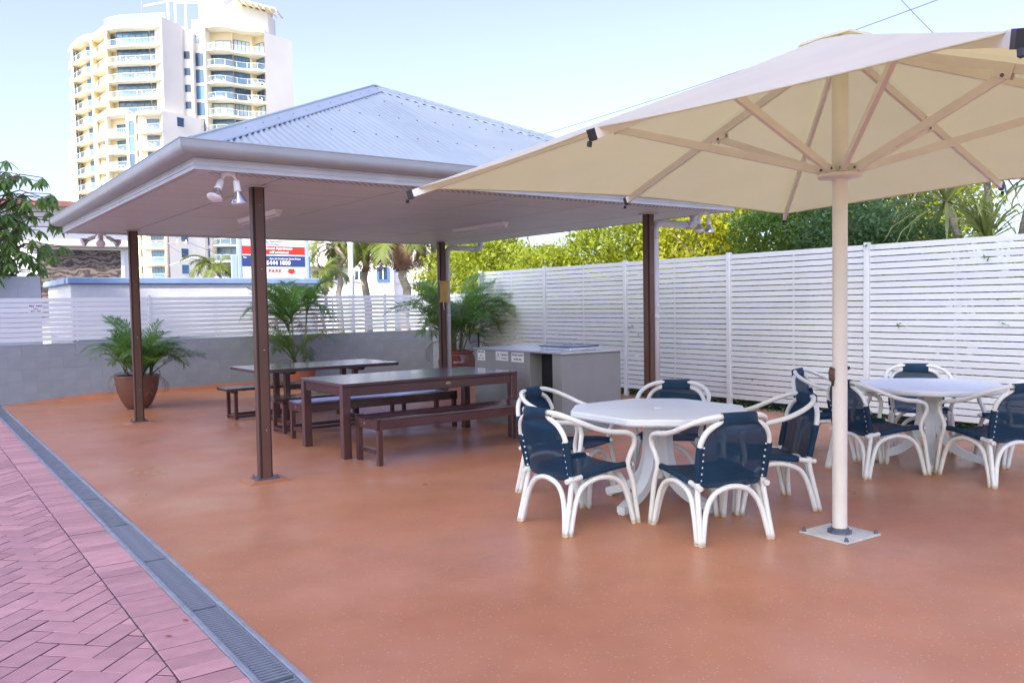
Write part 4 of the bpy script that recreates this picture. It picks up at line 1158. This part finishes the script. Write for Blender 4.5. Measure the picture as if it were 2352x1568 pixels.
# ------------------------------------------------------------------ apartment tower
TD = 140.0
tw = thing('apartment_tower', 'tall cream apartment tower with wavy balconies and blue glass', 'building', (fh.x*TD, fh.y*TD, 0), -PSI)
def zpix(zx, zy): return (zx/2.063+200)*.6125, zy/2.063*.6125
def TX(zx, dy=0, zy=600):
    p = deep(*zpix(zx,zy), TD+dy); return p.x*math.cos(PSI)-p.y*math.sin(PSI)
def TZ(zy, dy=0, zx=850): return deep(*zpix(zx,zy), TD+dy).z
def path(l): return [(TX(zx,dy), dy) for zx, dy in l]
MF = smooth_path([(TX(a,b),b,0) for a,b in [(850,0),(760,.2),(640,.5),(520,.7),(415,1.8),(365,3.6),(330,5.6),(295,6.6),(235,7.2),(180,9.3),(140,11.8),(122,13.5)]],4)
MF = [(p.x,p.y) for p in MF]
def slab(front, z0, z1, back, name='slab', m='cream_white'):
    poly = front+[(front[-1][0],back),(front[0][0],back)]
    return MB().prism(poly, z0, z1).build(name, m, tw)
def rail(front, z, inset=.12, h_=1.02, name='balustrade'):
    m_ = MB(); V = []; F = []
    for i, (x,y) in enumerate(front): V += [(x,y+inset,z),(x,y+inset,z+h_)]
    for i in range(len(front)-1): F.append((2*i,2*i+2,2*i+3,2*i+1))
    g = m_.add(V,F).build(name, 'rail_glass', tw)
    m2 = MB().tube([(x,y+inset,z+h_) for x,y in front], .032, 4)
    for i in range(0,len(front),4): m2.box(front[i][0]-.02,front[i][1]+inset-.02,z,front[i][0]+.02,front[i][1]+inset+.02,z+h_)
    m2.build('handrail', 'white_paint', g)
def window(x0,x1,y,z0,z1,n=3,m='tower_glass',y1=None):
    y1 = y if y1 is None else y1
    def yy(x): return y+(y1-y)*(x-x0)/(x1-x0)
    w_ = MB().add([(x0,y,z0),(x1,y1,z0),(x1,y1,z1),(x0,y,z1),(x0,y+.2,z0),(x1,y1+.2,z0),(x1,y1+.2,z1),(x0,y+.2,z1)],[(0,1,2,3),(0,4,5,1),(1,5,6,2),(2,6,7,3),(3,7,4,0)]).build('window', m, tw)
    fr = MB()
    for i in range(n+1):
        x = x0+(x1-x0)*i/n; fr.bar((x,yy(x)-.03,z0),(x,yy(x)-.03,z1),.07,.06,(0,1,0))
    fr.bar((x0,y-.03,z1),(x1,y1-.03,z1),.06,.07)
    fr.build('window_frame', 'base_steel', w_)
    return w_
zl = [TZ(z) for z in (332,467,601,735,868)]       # balcony floor edges on the main front
fh_ = zl[0]-zl[1]
lv = [zl[0]-fh_*k for k in range(0,17)]
BACKW = [(x, y+2.2) for x, y in MF]
top_z = zl[0]+fh_
wall_back = MF[0][0]
MB().prism(BACKW+[(BACKW[-1][0],18),(BACKW[0][0],18)], -.02, top_z).build('core_wall', 'cream', tw)
for k, z in enumerate(lv[:9]+lv[9:17]):
    upper = k < 5
    fr = MF if upper else [p for p in MF if p[0] <= TX(330,5.6)]
    slab(fr, z-.27, z, 15)
    rail(fr, z+.002)
slab(MF, top_z-.1, top_z+.5, 15, 'roof_slab')
slab([(x,y+.7) for x,y in MF], top_z+.502, top_z+1.2, 15, 'parapet')
rail([(x,y+1.4) for x,y in MF[:20]], top_z+1.203, .1, 1.3, 'roof_rail')
for zx, d0, d1 in ((415,1.9,5),(300,6.7,10),(150,11.5,14)):
    x = TX(zx,d0); MB().box(x-.16,d0,0 if zx<400 else zl[4]-.3,x+.16,d1,top_z-.1).build('fin_wall', 'cream', tw)
for k in range(17):
    z = lv[k]
    if k < 5:
        cm = 'curtain_glass' if k == 0 else 'tower_glass'
        window(TX(500,2.6),TX(745,2.3),2.62,z+.02,z+2.55,5,'tower_glass',2.30)
        window(TX(760,2.1),TX(832,1.9),2.20,z+.02,z+2.55,3,'tower_glass',2.05)
        if k == 0: window(TX(440,3),TX(480,3),3.4,z+.1,z+2.2,1)
    window(TX(262,8.9),TX(297,8.6),9.0,z+.05,z+2.2,1,'tower_glass',8.6)
    window(TX(160,12.4),TX(182,11.4),12.6,z+.05,z+2.2,1,'tower_glass',11.3)
# right side return of the main block
xr0, xr1 = TX(850,0), TX(1000,4.2)
MB().prism([(xr0,-.02),(xr1,4.2),(xr1,10),(xr0-2,10),(xr0-2,2)], -.02, top_z+1.4).build('side_wall', 'cream_white', tw)
xr2 = TX(1082,5.2)
MB().prism([(xr1,5.2),(xr2,5.2),(xr2,12),(xr1,12)], -.02, top_z+.9).build('recess_wall', 'cream_white', tw)
for a,b in ((405,460),(535,588),(663,716),(795,846),(925,976)):
    window(TX(1010,5),TX(1055,5),5.16,TZ(b,5.2),TZ(a,5.2),1)
# stair column and right-hand balconies
xs0, xs1 = TX(1084,6.6), TX(1182,6.6)
MB().box(xs0,6.6,-.02,xs1,14,TZ(160,6.6)).build('stair_tower', 'cream_white', tw)
sp_ = TZ(548,6.6)-TZ(675,6.6)
for k in range(13):
    zt_ = TZ(420,6.6)-sp_*k; window(TX(1106,6.5),TX(1174,6.5),6.56,zt_-sp_*.78,zt_,1)
window(TX(1100,6.5),TX(1165,6.5),6.56,TZ(340,6.6),TZ(286,6.6),2,'curtain_glass')
RF = [(p.x,p.y) for p in smooth_path([(TX(a,b),b,0) for a,b in [(1182,7.0),(1250,6.2),(1330,6.5),(1420,8.0),(1500,8.9),(1580,9.1),(1645,10.0)]],4)]
rz0 = TZ(392,7); 
for k in range(15):
    z = rz0-sp_*k; slab(RF, z-.25, z, 14); rail(RF, z+.002)
    g = 'curtain_glass' if k in (0,4,9) else 'tower_glass'
    if k == 0: window(TX(1262,9),TX(1380,9),9.1,z+.02,z+2.1,2,g)
    else: window(TX(1228,9),TX(1388,9),9.1,z+.02,z+2.4,3,g)
    window(TX(1405,9.6),TX(1518,10.8),9.6,z+.02,z+2.4,4,g,11.2)
    window(TX(1573,12),TX(1632,11),12.2,z+.02,z+2.35,2,g,11.0)
slab([(x,y-.15) for x,y in RF], TZ(222,7)-.1, TZ(222,7)+.55, 14, 'roof_slab')
MB().prism([(TX(1182,7),9.3),(TX(1395,9.3),9.3),(TX(1398,9.7),9.8),(TX(1540,11.4),11.4),(TX(1565,12.4),12.4),(TX(1645,11.2),11.2),(TX(1645,11.2),16),(TX(1182,7),16)], -.02, TZ(222,7)-.1).build('core_wall', 'cream', tw)
MB().prism([(TX(1643,9.9),9.7),(TX(1855,15),15),(TX(1845,24),24),(TX(1643,9.9),24)], -.02, TZ(268,10)).build('end_wall', 'cream_white', tw)
MB().box(TX(1182,6.9)-.2,6.5,-.02,TX(1182,6.9)+.14,9.2,TZ(232,7)).build('fin_wall', 'cream_white', tw)
# roof top rooms and pergola
zr_ = TZ(222,7)
MB().box(TX(1325,12),12,zr_,TX(1482,12),18,TZ(55,12)).build('roof_room', 'cream_white', tw)
MB().prism([(TX(1480,11),10.6),(TX(1672,14),14.0),(TX(1672,14),19),(TX(1480,11),19)], zr_, TZ(62,11)).build('roof_room', 'cream_white', tw)
pg = MB(); 
pgz = TZ(50,11)
MB().prism([(TX(1440,8.2),8.2),(TX(1735,13.4),13.4),(TX(1700,19),19),(TX(1300,15),15)], pgz, pgz+.25).build('roof_canopy', 'cream_white', tw)
for i in range(7):
    f = i/6; x = TX(1440,8.2)*(1-f)+TX(1735,13.4)*f; y = 8.2*(1-f)+13.4*f
    MB().box(x-.12,y+.05,pgz-.28,x+.12,y+4.5,pgz-.003).build('canopy_rib', 'cream', tw)
MB().box(TX(1140,12),12,top_z,TX(1330,12),19,TZ(-60,12)).build('lift_room', 'cream_white', tw)
for i in range(6):
    z = TZ(30,9)+i*.42; MB().box(TX(960,9),9,z,TX(1130,9),9.12,z+.1).build('pergola_rail', 'white_paint', tw)
for zx in (905,960,1040): MB().box(TX(zx,9)-.12,8.9,top_z,TX(zx,9)+.12,9.2,TZ(-20,9)).build('pergola_post', 'white_paint', tw)
MB().bar((TX(720,4),4,TZ(45,4)),(TX(965,8),8,TZ(0,8)),.25,.25).build('pergola_beam', 'white_paint', tw)
MB().tube([(TX(703,4),4,top_z),(TX(703,4),4,TZ(-60,4))],.06,5).build('aerial', 'timber_pole', tw)
# lower block in front
zb = TZ(868,-1.5)
LW = [(TX(830,-1.5),-1.5),(TX(1130,5),5.0),(TX(1130,5),9),(TX(640,1),9),(TX(640,1),.9),(TX(824,.9),.9)]
MB().prism(LW, -.02, TZ(855,-1.5)).build('podium_wall', 'cream_white', tw)
MB().box(TX(566,.4),.4,-.02,TX(622,.4),6,TZ(880,0)).build('podium_pier', 'cream', tw)
LB1 = [(TX(830,-1.5),-1.62),(TX(720,-1.3),-1.3),(TX(624,-.6),-.6)]
LB2 = [(p.x,p.y) for p in smooth_path([(TX(a,b),b,0) for a,b in [(566,.2),(480,.6),(400,1.6),(345,3.4),(305,5.2)]],3)]
lp = TZ(1000,-1.5)-TZ(1130,-1.5)
MB().prism([(TX(566,.4),2.3),(TX(400,3.6),3.6),(TX(318,6.5),6.5),(TX(318,6.5),10),(TX(566,.4),10)], -.02, TZ(870,1)).build('podium_core', 'cream', tw)
slab(LB2, TZ(888,1), TZ(850,1), 6, 'podium_parapet')
slab(LB1, zb-.05, zb+.25, 1, 'podium_roof')
for zx in (556,392,312):
    d = {556:.3,392:1.7,312:5.0}[zx]; MB().box(TX(zx,d)-.16,d,-.02,TX(zx,d)+.16,d+2.5,TZ(872,d)).build('podium_fin', 'cream_white', tw)
for k in range(12):
    z = TZ(1003,-1.5)-lp*k; slab(LB1, z-.28, z, .95); rail(LB1, z+.002)
    window(TX(710,.7),TX(800,.5),.86,z+.02,z+2.2,4,'tower_glass',.86)
    z2 = TZ(1042,1)-lp*k; slab(LB2, z2-.28, z2, 6); rail(LB2, z2+.002)
    window(TX(478,3),TX(548,2.4),3.0,z2+.02,z2+2.1,4,'tower_glass',2.42); window(TX(356,5.1),TX(384,4.3),5.2,z2+.02,z2+2.1,1,'tower_glass',4.2)
    window(TX(572,.36),TX(606,.36),.33,z2-.1,z2+2.2,1)
    x0_, x1_ = TX(948,1.0), TX(1000,2.1); y0_, y1_ = 1.0, 2.1
    xx = [TX(830,-1.5),TX(1130,5)]; yl = lambda x: -1.5+6.5*(x-xx[0])/(xx[1]-xx[0])
    if k in (0,4,7,8,9,10,11):
        zz = TZ(978,1)-lp*k; window(x0_,x1_,yl(x0_)-.06,zz,zz+1.45,1,'tower_glass',yl(x1_)-.06)
# far left wing
MB().box(TX(100,16),16,-.02,TX(165,16),26,TZ(1085,16)).build('wing', 'cream', tw)
for k in range(8):
    z = TZ(1240,16)-lp*k; MB().box(TX(104,15),15,z-.25,TX(150,15),15.98,z).build('slab', 'cream_white', tw)
# white tables and chairs on the balconies
set_mb = MB().box(-.55,-.35,.66,.55,.35,.72).box(-.05,-.05,0,.05,.05,.66)
for sx in (-1,1): set_mb.box(sx*.9-.25,-.25,.4,sx*.9+.25,.25,.46).box(sx*1.12-.04,-.25,0,sx*1.12+.04,.25,.85).box(sx*.68-.03,-.22,0,sx*.68+.03,.22,.4)
set_me = set_mb.mesh('balcony_setting'); set_me.materials.append(MATS['white_paint'])
names = ['top','second','third','fourth','fifth']
Mw = Matrix.Translation((fh.x*TD,fh.y*TD,0)) @ Matrix.Rotation(-PSI,4,'Z')
for zx, dy, z, lab in [(625,1.3,lv[1],'white balcony table setting on the second wavy balcony from the tower top'),(690,1.3,lv[2],'white balcony table setting on the third wavy balcony from the tower top'),(735,1.2,lv[3],'white balcony table setting on the fourth wavy balcony from the tower top'),(715,1.2,lv[4],'white balcony table setting on the lowest wavy balcony above the lower block'),
    (1268,8,rz0-sp_*2,'white balcony table setting on the third right-hand tower balcony, beside the stair glass'),(1283,8,rz0-sp_*3,'white balcony table setting on the fourth right-hand tower balcony, beside the stair glass'),(1600,10.4,rz0-sp_*2,'white balcony table setting on the third right-hand tower balcony, beside the end wall'),(1560,10.4,rz0-sp_*3,'white balcony table setting on the fourth right-hand tower balcony, beside the end wall'),
    (480,2.2,TZ(1042,1),'white balcony table setting on the top balcony of the curved lower block'),(468,2.2,TZ(1042,1)-lp,'white balcony table setting on the second balcony of the curved lower block'),(500,2.2,TZ(1042,1)-lp*2,'white balcony table setting on the third balcony of the curved lower block'),
    (705,-.4,TZ(1003,-1.5),'white balcony table setting on the top square balcony of the lower block'),(715,-.4,TZ(1003,-1.5)-lp,'white balcony table setting on the second square balcony of the lower block')]:
    o = put('balcony_setting', set_me, None); o.matrix_world = Mw @ Matrix.Translation((TX(zx,dy),dy,z+.004))
    tag(o, lab, 'table setting', 'table settings on the tower balconies')
# ------------------------------------------------------------------ trees and plants
def leaf_mat(name, c, tcol, f=.35, lo=.75, hi=1.25, sp=.4):
    m = mat(name, c, .5, .38, 2.2, trans=(f, tcol), spec=sp); return m
leaf_mat('leaf_bright', (0.20,0.25,0.02), (0.46,0.50,0.03), .42)
leaf_mat('leaf_yellow', (0.27,0.29,0.02), (0.60,0.58,0.03), .42)
leaf_mat('leaf_dark', (0.085,0.155,0.035), (0.25,0.42,0.06), .42)
leaf_mat('leaf_bluegreen', (0.085,0.15,0.065), (0.22,0.38,0.11), .42)
leaf_mat('leaf_blade', (0.28,0.33,0.12), (0.52,0.58,0.18), .4)
leaf_mat('leaf_umbrella', (0.12,0.20,0.05), (0.30,0.48,0.07), .3)
leaf_mat('palm_far', (0.13,0.17,0.035), (0.28,0.32,0.05), .35)
mat('bark', (0.14,0.11,0.085), .9, .3, 8, .5, 30, stretch=(1,1,.3))
def tree(loc, blobs, n, size, lm, label, name='leafy_tree', trunk_h=1.4, trunk_r=.10, aspect=1.9, cat='tree', group='trees behind the tall slat fence', seed=0, cl=None):
    global rng
    rng = np.random.default_rng(100+seed); random.seed(100+seed)
    t = thing(name, label, cat, loc, 0, group)
    br = MB()
    tops = [Vector(b[0]) for b in blobs]; mid = Vector((0,0,trunk_h))
    br.tube(smooth_path([(0,0,0),(random.uniform(-.06,.06),random.uniform(-.06,.06),trunk_h*.5),mid],4), [trunk_r*(1-.35*i/8) for i in range(9)], 8)
    for b in tops:
        e = b+Vector((random.uniform(-.1,.1),random.uniform(-.1,.1),.1))
        pth = smooth_path([mid, mid.lerp(e,.5)+Vector((random.uniform(-.15,.15),random.uniform(-.15,.15),-.08)), e],4)
        br.tube(pth, [trunk_r*.55*(1-.75*i/8) for i in range(9)], 6)
        for _ in range(4):
            q_ = e+Vector((random.gauss(0,.45),random.gauss(0,.45),random.gauss(.15,.3))); br.tube([mid.lerp(e,.7), q_], [trunk_r*.22,trunk_r*.06], 4)
    br.build('trunk', 'bark', t)
    cs = []
    vol = np.array([b[1][0]*b[1][1]*b[1][2] for b in blobs]); cnt = (n*vol/vol.sum()).astype(int)
    for (c, rad), k in zip(blobs, cnt):
        ncl = max(8, int(k/(cl or 70)))
        u = rng.normal(size=(ncl,3)); u /= np.linalg.norm(u,axis=1)[:,None]
        r_ = rng.uniform(.35,1.0,ncl)**.45
        cc = np.array(c)+u*r_[:,None]*np.array(rad)
        which = rng.integers(0,ncl,k)
        spread = rng.normal(size=(k,3))*np.array(rad)*.16
        cs.append(cc[which]+spread)
    cen = np.concatenate(cs)
    V, Q = leaf_quads(cen, size, nrm_bias=np.array([0,0,1.0]), aspect=aspect)
    put('crown', fast_mesh('crown', V, 4, Q), lm, t)
    return t
# bright leafy trees beyond the fence (sunlit)
def bl(*a): return [((x,y,z),(rx,ry,rz)) for x,y,z,rx,ry,rz in a]
tree((13.2,19.0,0), bl((-.6,-.9,2.3,1.0,1.2,.9),(.3,.4,2.7,1.1,1.3,.85),(-.6,1.0,2.2,1.0,1.1,.8),(-.4,-.2,1.2,1.1,1.4,.8)), 22000, .11, 'leaf_bright', 'bright green leafy tree filling the fence corner behind the big palm', seed=1)
tree((12.6,15.2,0), bl((-.3,.2,2.0,.9,1.1,.8),(.2,-.6,2.4,.9,.9,.7),(0,0,1.1,.9,1.3,.8),(.2,.9,2.3,.8,.8,.6)), 17000, .105, 'leaf_bright', 'shorter bright green tree with sky showing beside its top', seed=2)
tree((13.0,13.0,0), bl((0,.4,2.9,1.1,1.1,1.0),(-.3,-.7,2.7,1.0,1.0,.9),(-.1,0,1.5,1.0,1.5,1.0)), 20000, .105, 'leaf_bright', 'tall sunlit green tree framed between pavilion posts', seed=3)
tree((12.3,10.3,0), bl((-.1,.5,2.4,1.0,1.1,.9),(0,-.7,2.6,1.0,1.0,.9),(-.1,0,1.4,.9,1.5,1.0)), 20000, .10, 'leaf_yellow', 'yellow-green leafy tree in full sun under the umbrella edge', seed=4)
tree((11.4,7.8,0), bl((0,.5,2.3,.8,.9,.8),(0,-.4,2.5,.8,.8,.7),(0,0,1.4,.8,1.2,.9)), 20000, .075, 'leaf_dark', 'dark green fine-leaved shrub touching the umbrella pole from behind', name='dark_shrub', cat='shrub', seed=5)
tree((11.0,6.55,0), bl((0,.4,2.3,.7,.7,.7),(.1,-.4,2.2,.7,.6,.7),(0,0,1.4,.7,.9,.9)), 22000, .07, 'leaf_bluegreen', 'dark blue-green shrub spilling over the tall fence top', name='dark_shrub', cat='shrub', seed=6)
tree((13.8,8.6,0), bl((0,0,3.2,1.2,1.5,1.1),(0,-1.2,3.0,1.1,1.1,1.0)), 14000, .1, 'leaf_bright', 'light green tree seen through gaps behind the dark shrubs', seed=7)
# strappy screw pine at the right
def blades(loc, heads, label):
    t = thing('screw_pine', label, 'tree', loc)
    m_ = MB()
    for h_ in heads: m_.tube(smooth_path([(0,0,0),(h_[0]*.4,h_[1]*.4,h_[2]*.55),h_],4), [.07-.004*i for i in range(9)], 7)
    m_.build('trunk', 'palm_trunk', t)
    for h_ in heads:
        V = []; F = []
        for k in range(90):
            az = random.uniform(0,6.28); el = random.uniform(-.5,1.35); L = random.uniform(.55,.95); w2 = random.uniform(.014,.024)
            d = Vector((math.cos(az)*math.cos(el), math.sin(az)*math.cos(el), math.sin(el))); s_ = d.cross(Vector((0,0,1))).normalized()*w2
            p0 = Vector(h_); p1 = p0+d*L*.5; p2 = p0+d*L*.85+Vector((0,0,-.10)); p3 = p0+d*L+Vector((0,0,-.28))
            o = len(V); V += [p0-s_*.6,p0+s_*.6,p1+s_,p1-s_,p2+s_*.8,p2-s_*.8,p3]; F += [(o,o+1,o+2,o+3),(o+3,o+2,o+4,o+5),(o+5,o+4,o+6)]
        MB().add(V,F).build('crown', 'leaf_blade', t)
blades((11.0,4.85,0), [(-.3,.5,2.7),(.2,-.3,2.9),(-.1,.1,2.2),(.5,.4,3.3),(-.2,-.9,2.6),(.3,-1.2,3.2)], 'strappy pale green screw pine rising above the fence end')
# hedge foot behind the fence and leaves poking through
gb = MB().box(9.68,-8,-.03,16,22,-.005).build('garden_bed', 'soil'); struct(gb)
rng = np.random.default_rng(5)
n = 19000; cen = np.stack([rng.uniform(9.62,10.6,n), 2+11.8*rng.uniform(0,1,n)**1.5, rng.uniform(.0,1.9,n)], 1)
V, Q = leaf_quads(cen, .10, aspect=2.0); hd = put('hedge', fast_mesh('hedge', V, 4, Q), 'leaf_dark'); stuff(hd); tag(hd, 'dark hedge leaves growing close behind the tall slat fence', 'hedge')
n = 900; cen = np.stack([rng.uniform(9.46,9.62,n), rng.uniform(3,14,n), rng.uniform(.0,.12,n)], 1)
V, Q = leaf_quads(cen, .06, aspect=2.6); gc = put('ground_cover', fast_mesh('ground_cover', V, 4, Q), 'leaf_dark'); stuff(gc); tag(gc, 'low leafy ground cover showing under the tall slat fence', 'ground cover')
cl_ = []
for px, py, k in [(1997,563,14),(2268,590,4),(2300,745,5),(2062,747,4),(1448,752,6),(1465,770,6),(1722,870,3),(2300,688,2),(1440,912,8),(1475,915,8)]:
    q_ = onU(px,py,UF); cl_.append(np.array([q_.x-.012,q_.y,q_.z])+rng.normal(size=(k,3))*np.array([.008,.035,.022]))
cen = np.concatenate(cl_); V, Q = leaf_quads(cen, .042, aspect=2.4)
cr_ = put('creeper', fast_mesh('creeper', V, 4, Q), 'leaf_dark'); stuff(cr_); tag(cr_, 'creeper sprigs poking through the tall slat fence', 'creeper')

# branch of broad drooping leaves at the left edge
def umbrella_tree(loc):
    global rng
    rng = np.random.default_rng(44); random.seed(44)
    t = thing('broadleaf_tree', 'dark glossy tree with drooping fingered leaves beside the boarded house', 'tree', loc)
    m_ = MB(); m_.tube(smooth_path([(0,0,0),(.1,0,1.4),(.0,.1,2.6),(.1,0,3.6)],4), [.11-.004*i for i in range(13)], 8)
    V = []; F = []
    for k in range(190):
        z0 = random.uniform(1.5,3.6); az = random.uniform(0,6.28); rr_ = random.uniform(.35,1.25)*(1.1-.12*abs(z0-2.4))
        hub = Vector((math.cos(az)*rr_, math.sin(az)*rr_, z0+random.uniform(-.1,.3)))
        m_.tube([(0,0,z0-.15), Vector((0,0,z0)).lerp(hub,.6)+Vector((0,0,.1)), hub], [.018,.012,.008], 5)
        for j in range(8):
            a = j*2*math.pi/8+random.uniform(-.2,.2); d = Vector((math.cos(a), math.sin(a), random.uniform(-1.3,-.35))).normalized(); L = random.uniform(.15,.27)
            s_ = d.cross(Vector((0,0,1))).normalized()*L*.17
            p0 = hub; p1 = hub+d*L*.35; p2 = hub+d*L*.75+Vector((0,0,-.03)); p3 = hub+d*L+Vector((0,0,-.08))
            o = len(V); V += [p0,p1-s_,p1+s_,p2-s_*.85,p2+s_*.85,p3]; F += [(o,o+2,o+1),(o+1,o+2,o+4,o+3),(o+3,o+4,o+5)]
    m_.build('trunk', 'bark', t); MB().add(V,F).build('crown', 'leaf_umbrella', t)
p_ = onV(-28,500,19.5); umbrella_tree((p_.x,p_.y,.55))

# street palms
PF = frond_mesh(1.0, R(95), 34, .30, .028, vee=.3); PF2 = frond_mesh(1.0, R(140), 30, .28, .028, vee=.15); PFD = frond_mesh(1.0, R(172), 22, .22, .02, vee=-.2, dens=.8)
def street_palm(px, py_c, Y, s_, label, nf=22, nd=10, r0=.15, ring=True, seed=0):
    random.seed(300+seed)
    c = deep(px, py_c, Y); t = thing('street_palm', label, 'palm tree', (c.x,c.y,0), 0, 'palms along the street')
    zt_ = c.z; pts = [(random.uniform(-.04,.04)*i, 0, zt_*i/8) for i in range(9)]
    MB().tube(pts, [r0*(1.15-.35*i/8) for i in range(9)], 9).build('trunk', 'palm_trunk', t)
    top = Vector(pts[-1])
    for k in range(nf):
        az = k*2.4+random.uniform(-.3,.3); tilt = random.uniform(R(5),R(80))
        q_ = Matrix.Rotation(az,4,'Z') @ Matrix.Rotation(tilt,4,'Y'); put('frond', random.choice((PF,PF2)), 'palm_far', t, top, q_.to_euler(), s_*random.uniform(.8,1.1))
    for k in range(nd):
        az = random.uniform(0,6.28); q_ = Matrix.Rotation(az,4,'Z') @ Matrix.Rotation(random.uniform(R(60),R(95)),4,'Y')
        put('dry_frond', PFD, 'frond_dry', t, top-Vector((0,0,.15)), q_.to_euler(), s_*random.uniform(.7,1.0))
street_palm(778,566,36,1.7,'slim street palm with a small crown next to the roadside sign', 20, 5, .13, seed=1)
street_palm(842,556,38,2.0,'street palm with grey trunk between the smooth pole and blue window', 22, 8, .17, seed=2)
street_palm(926,545,36,2.2,'street palm with a skirt of dead fronds near the brown corner post', 22, 22, .19, seed=3)
street_palm(508,622,32,1.3,'little bright palm just left of the roadside sign', 18, 1, .08, seed=4)
street_palm(742,632,30,1.0,'low young palm behind the end of the coping wall', 16, 2, .06, seed=5)
street_palm(990,560,40,2.2,'street palm half hidden by the leafy corner tree', 20, 8, .17, seed=6)
c = deep(808,690,34)
gp = thing('smooth_pole', 'thick smooth pale grey pole among the street palms', 'pole', (c.x,c.y,0))
MB().tube([(0,0,0),(0,0,5.6)], [.12,.10], 14).build('shaft', 'pole_grey', gp)
MB().lathe([(.12,5.6),(.13,5.62),(.13,5.68),(.001,5.72)], 14).build('cap', 'pole_grey', gp)
# fallen leaves
mat('leaf_fallen', (0.30,0.12,0.03), .7)
for px, py, lab in ((417,1456,'tiny tawny fallen leaf on a soldier course paver'),(480,1400,'second tiny tawny fallen leaf on the paver edge')):
    q_ = onZ(px*.0+ (1030/1.479)*.6125 if py == 1400 else (935/1.479)*.6125, ((1218/1.479)+1500)*.6125 if py == 1400 else ((1306/1.479)+1500)*.6125, .004)
    o = MB().add([(-.022,0,0),(0,-.009,.004),(.024,.002,.001),(0,.010,.005)], [(0,1,2,3)]).build('fallen_leaf', 'leaf_fallen'); o.location = q_; o.rotation_euler = (0,0,random.uniform(0,3)); tag(o, lab, 'leaf', 'fallen leaves')
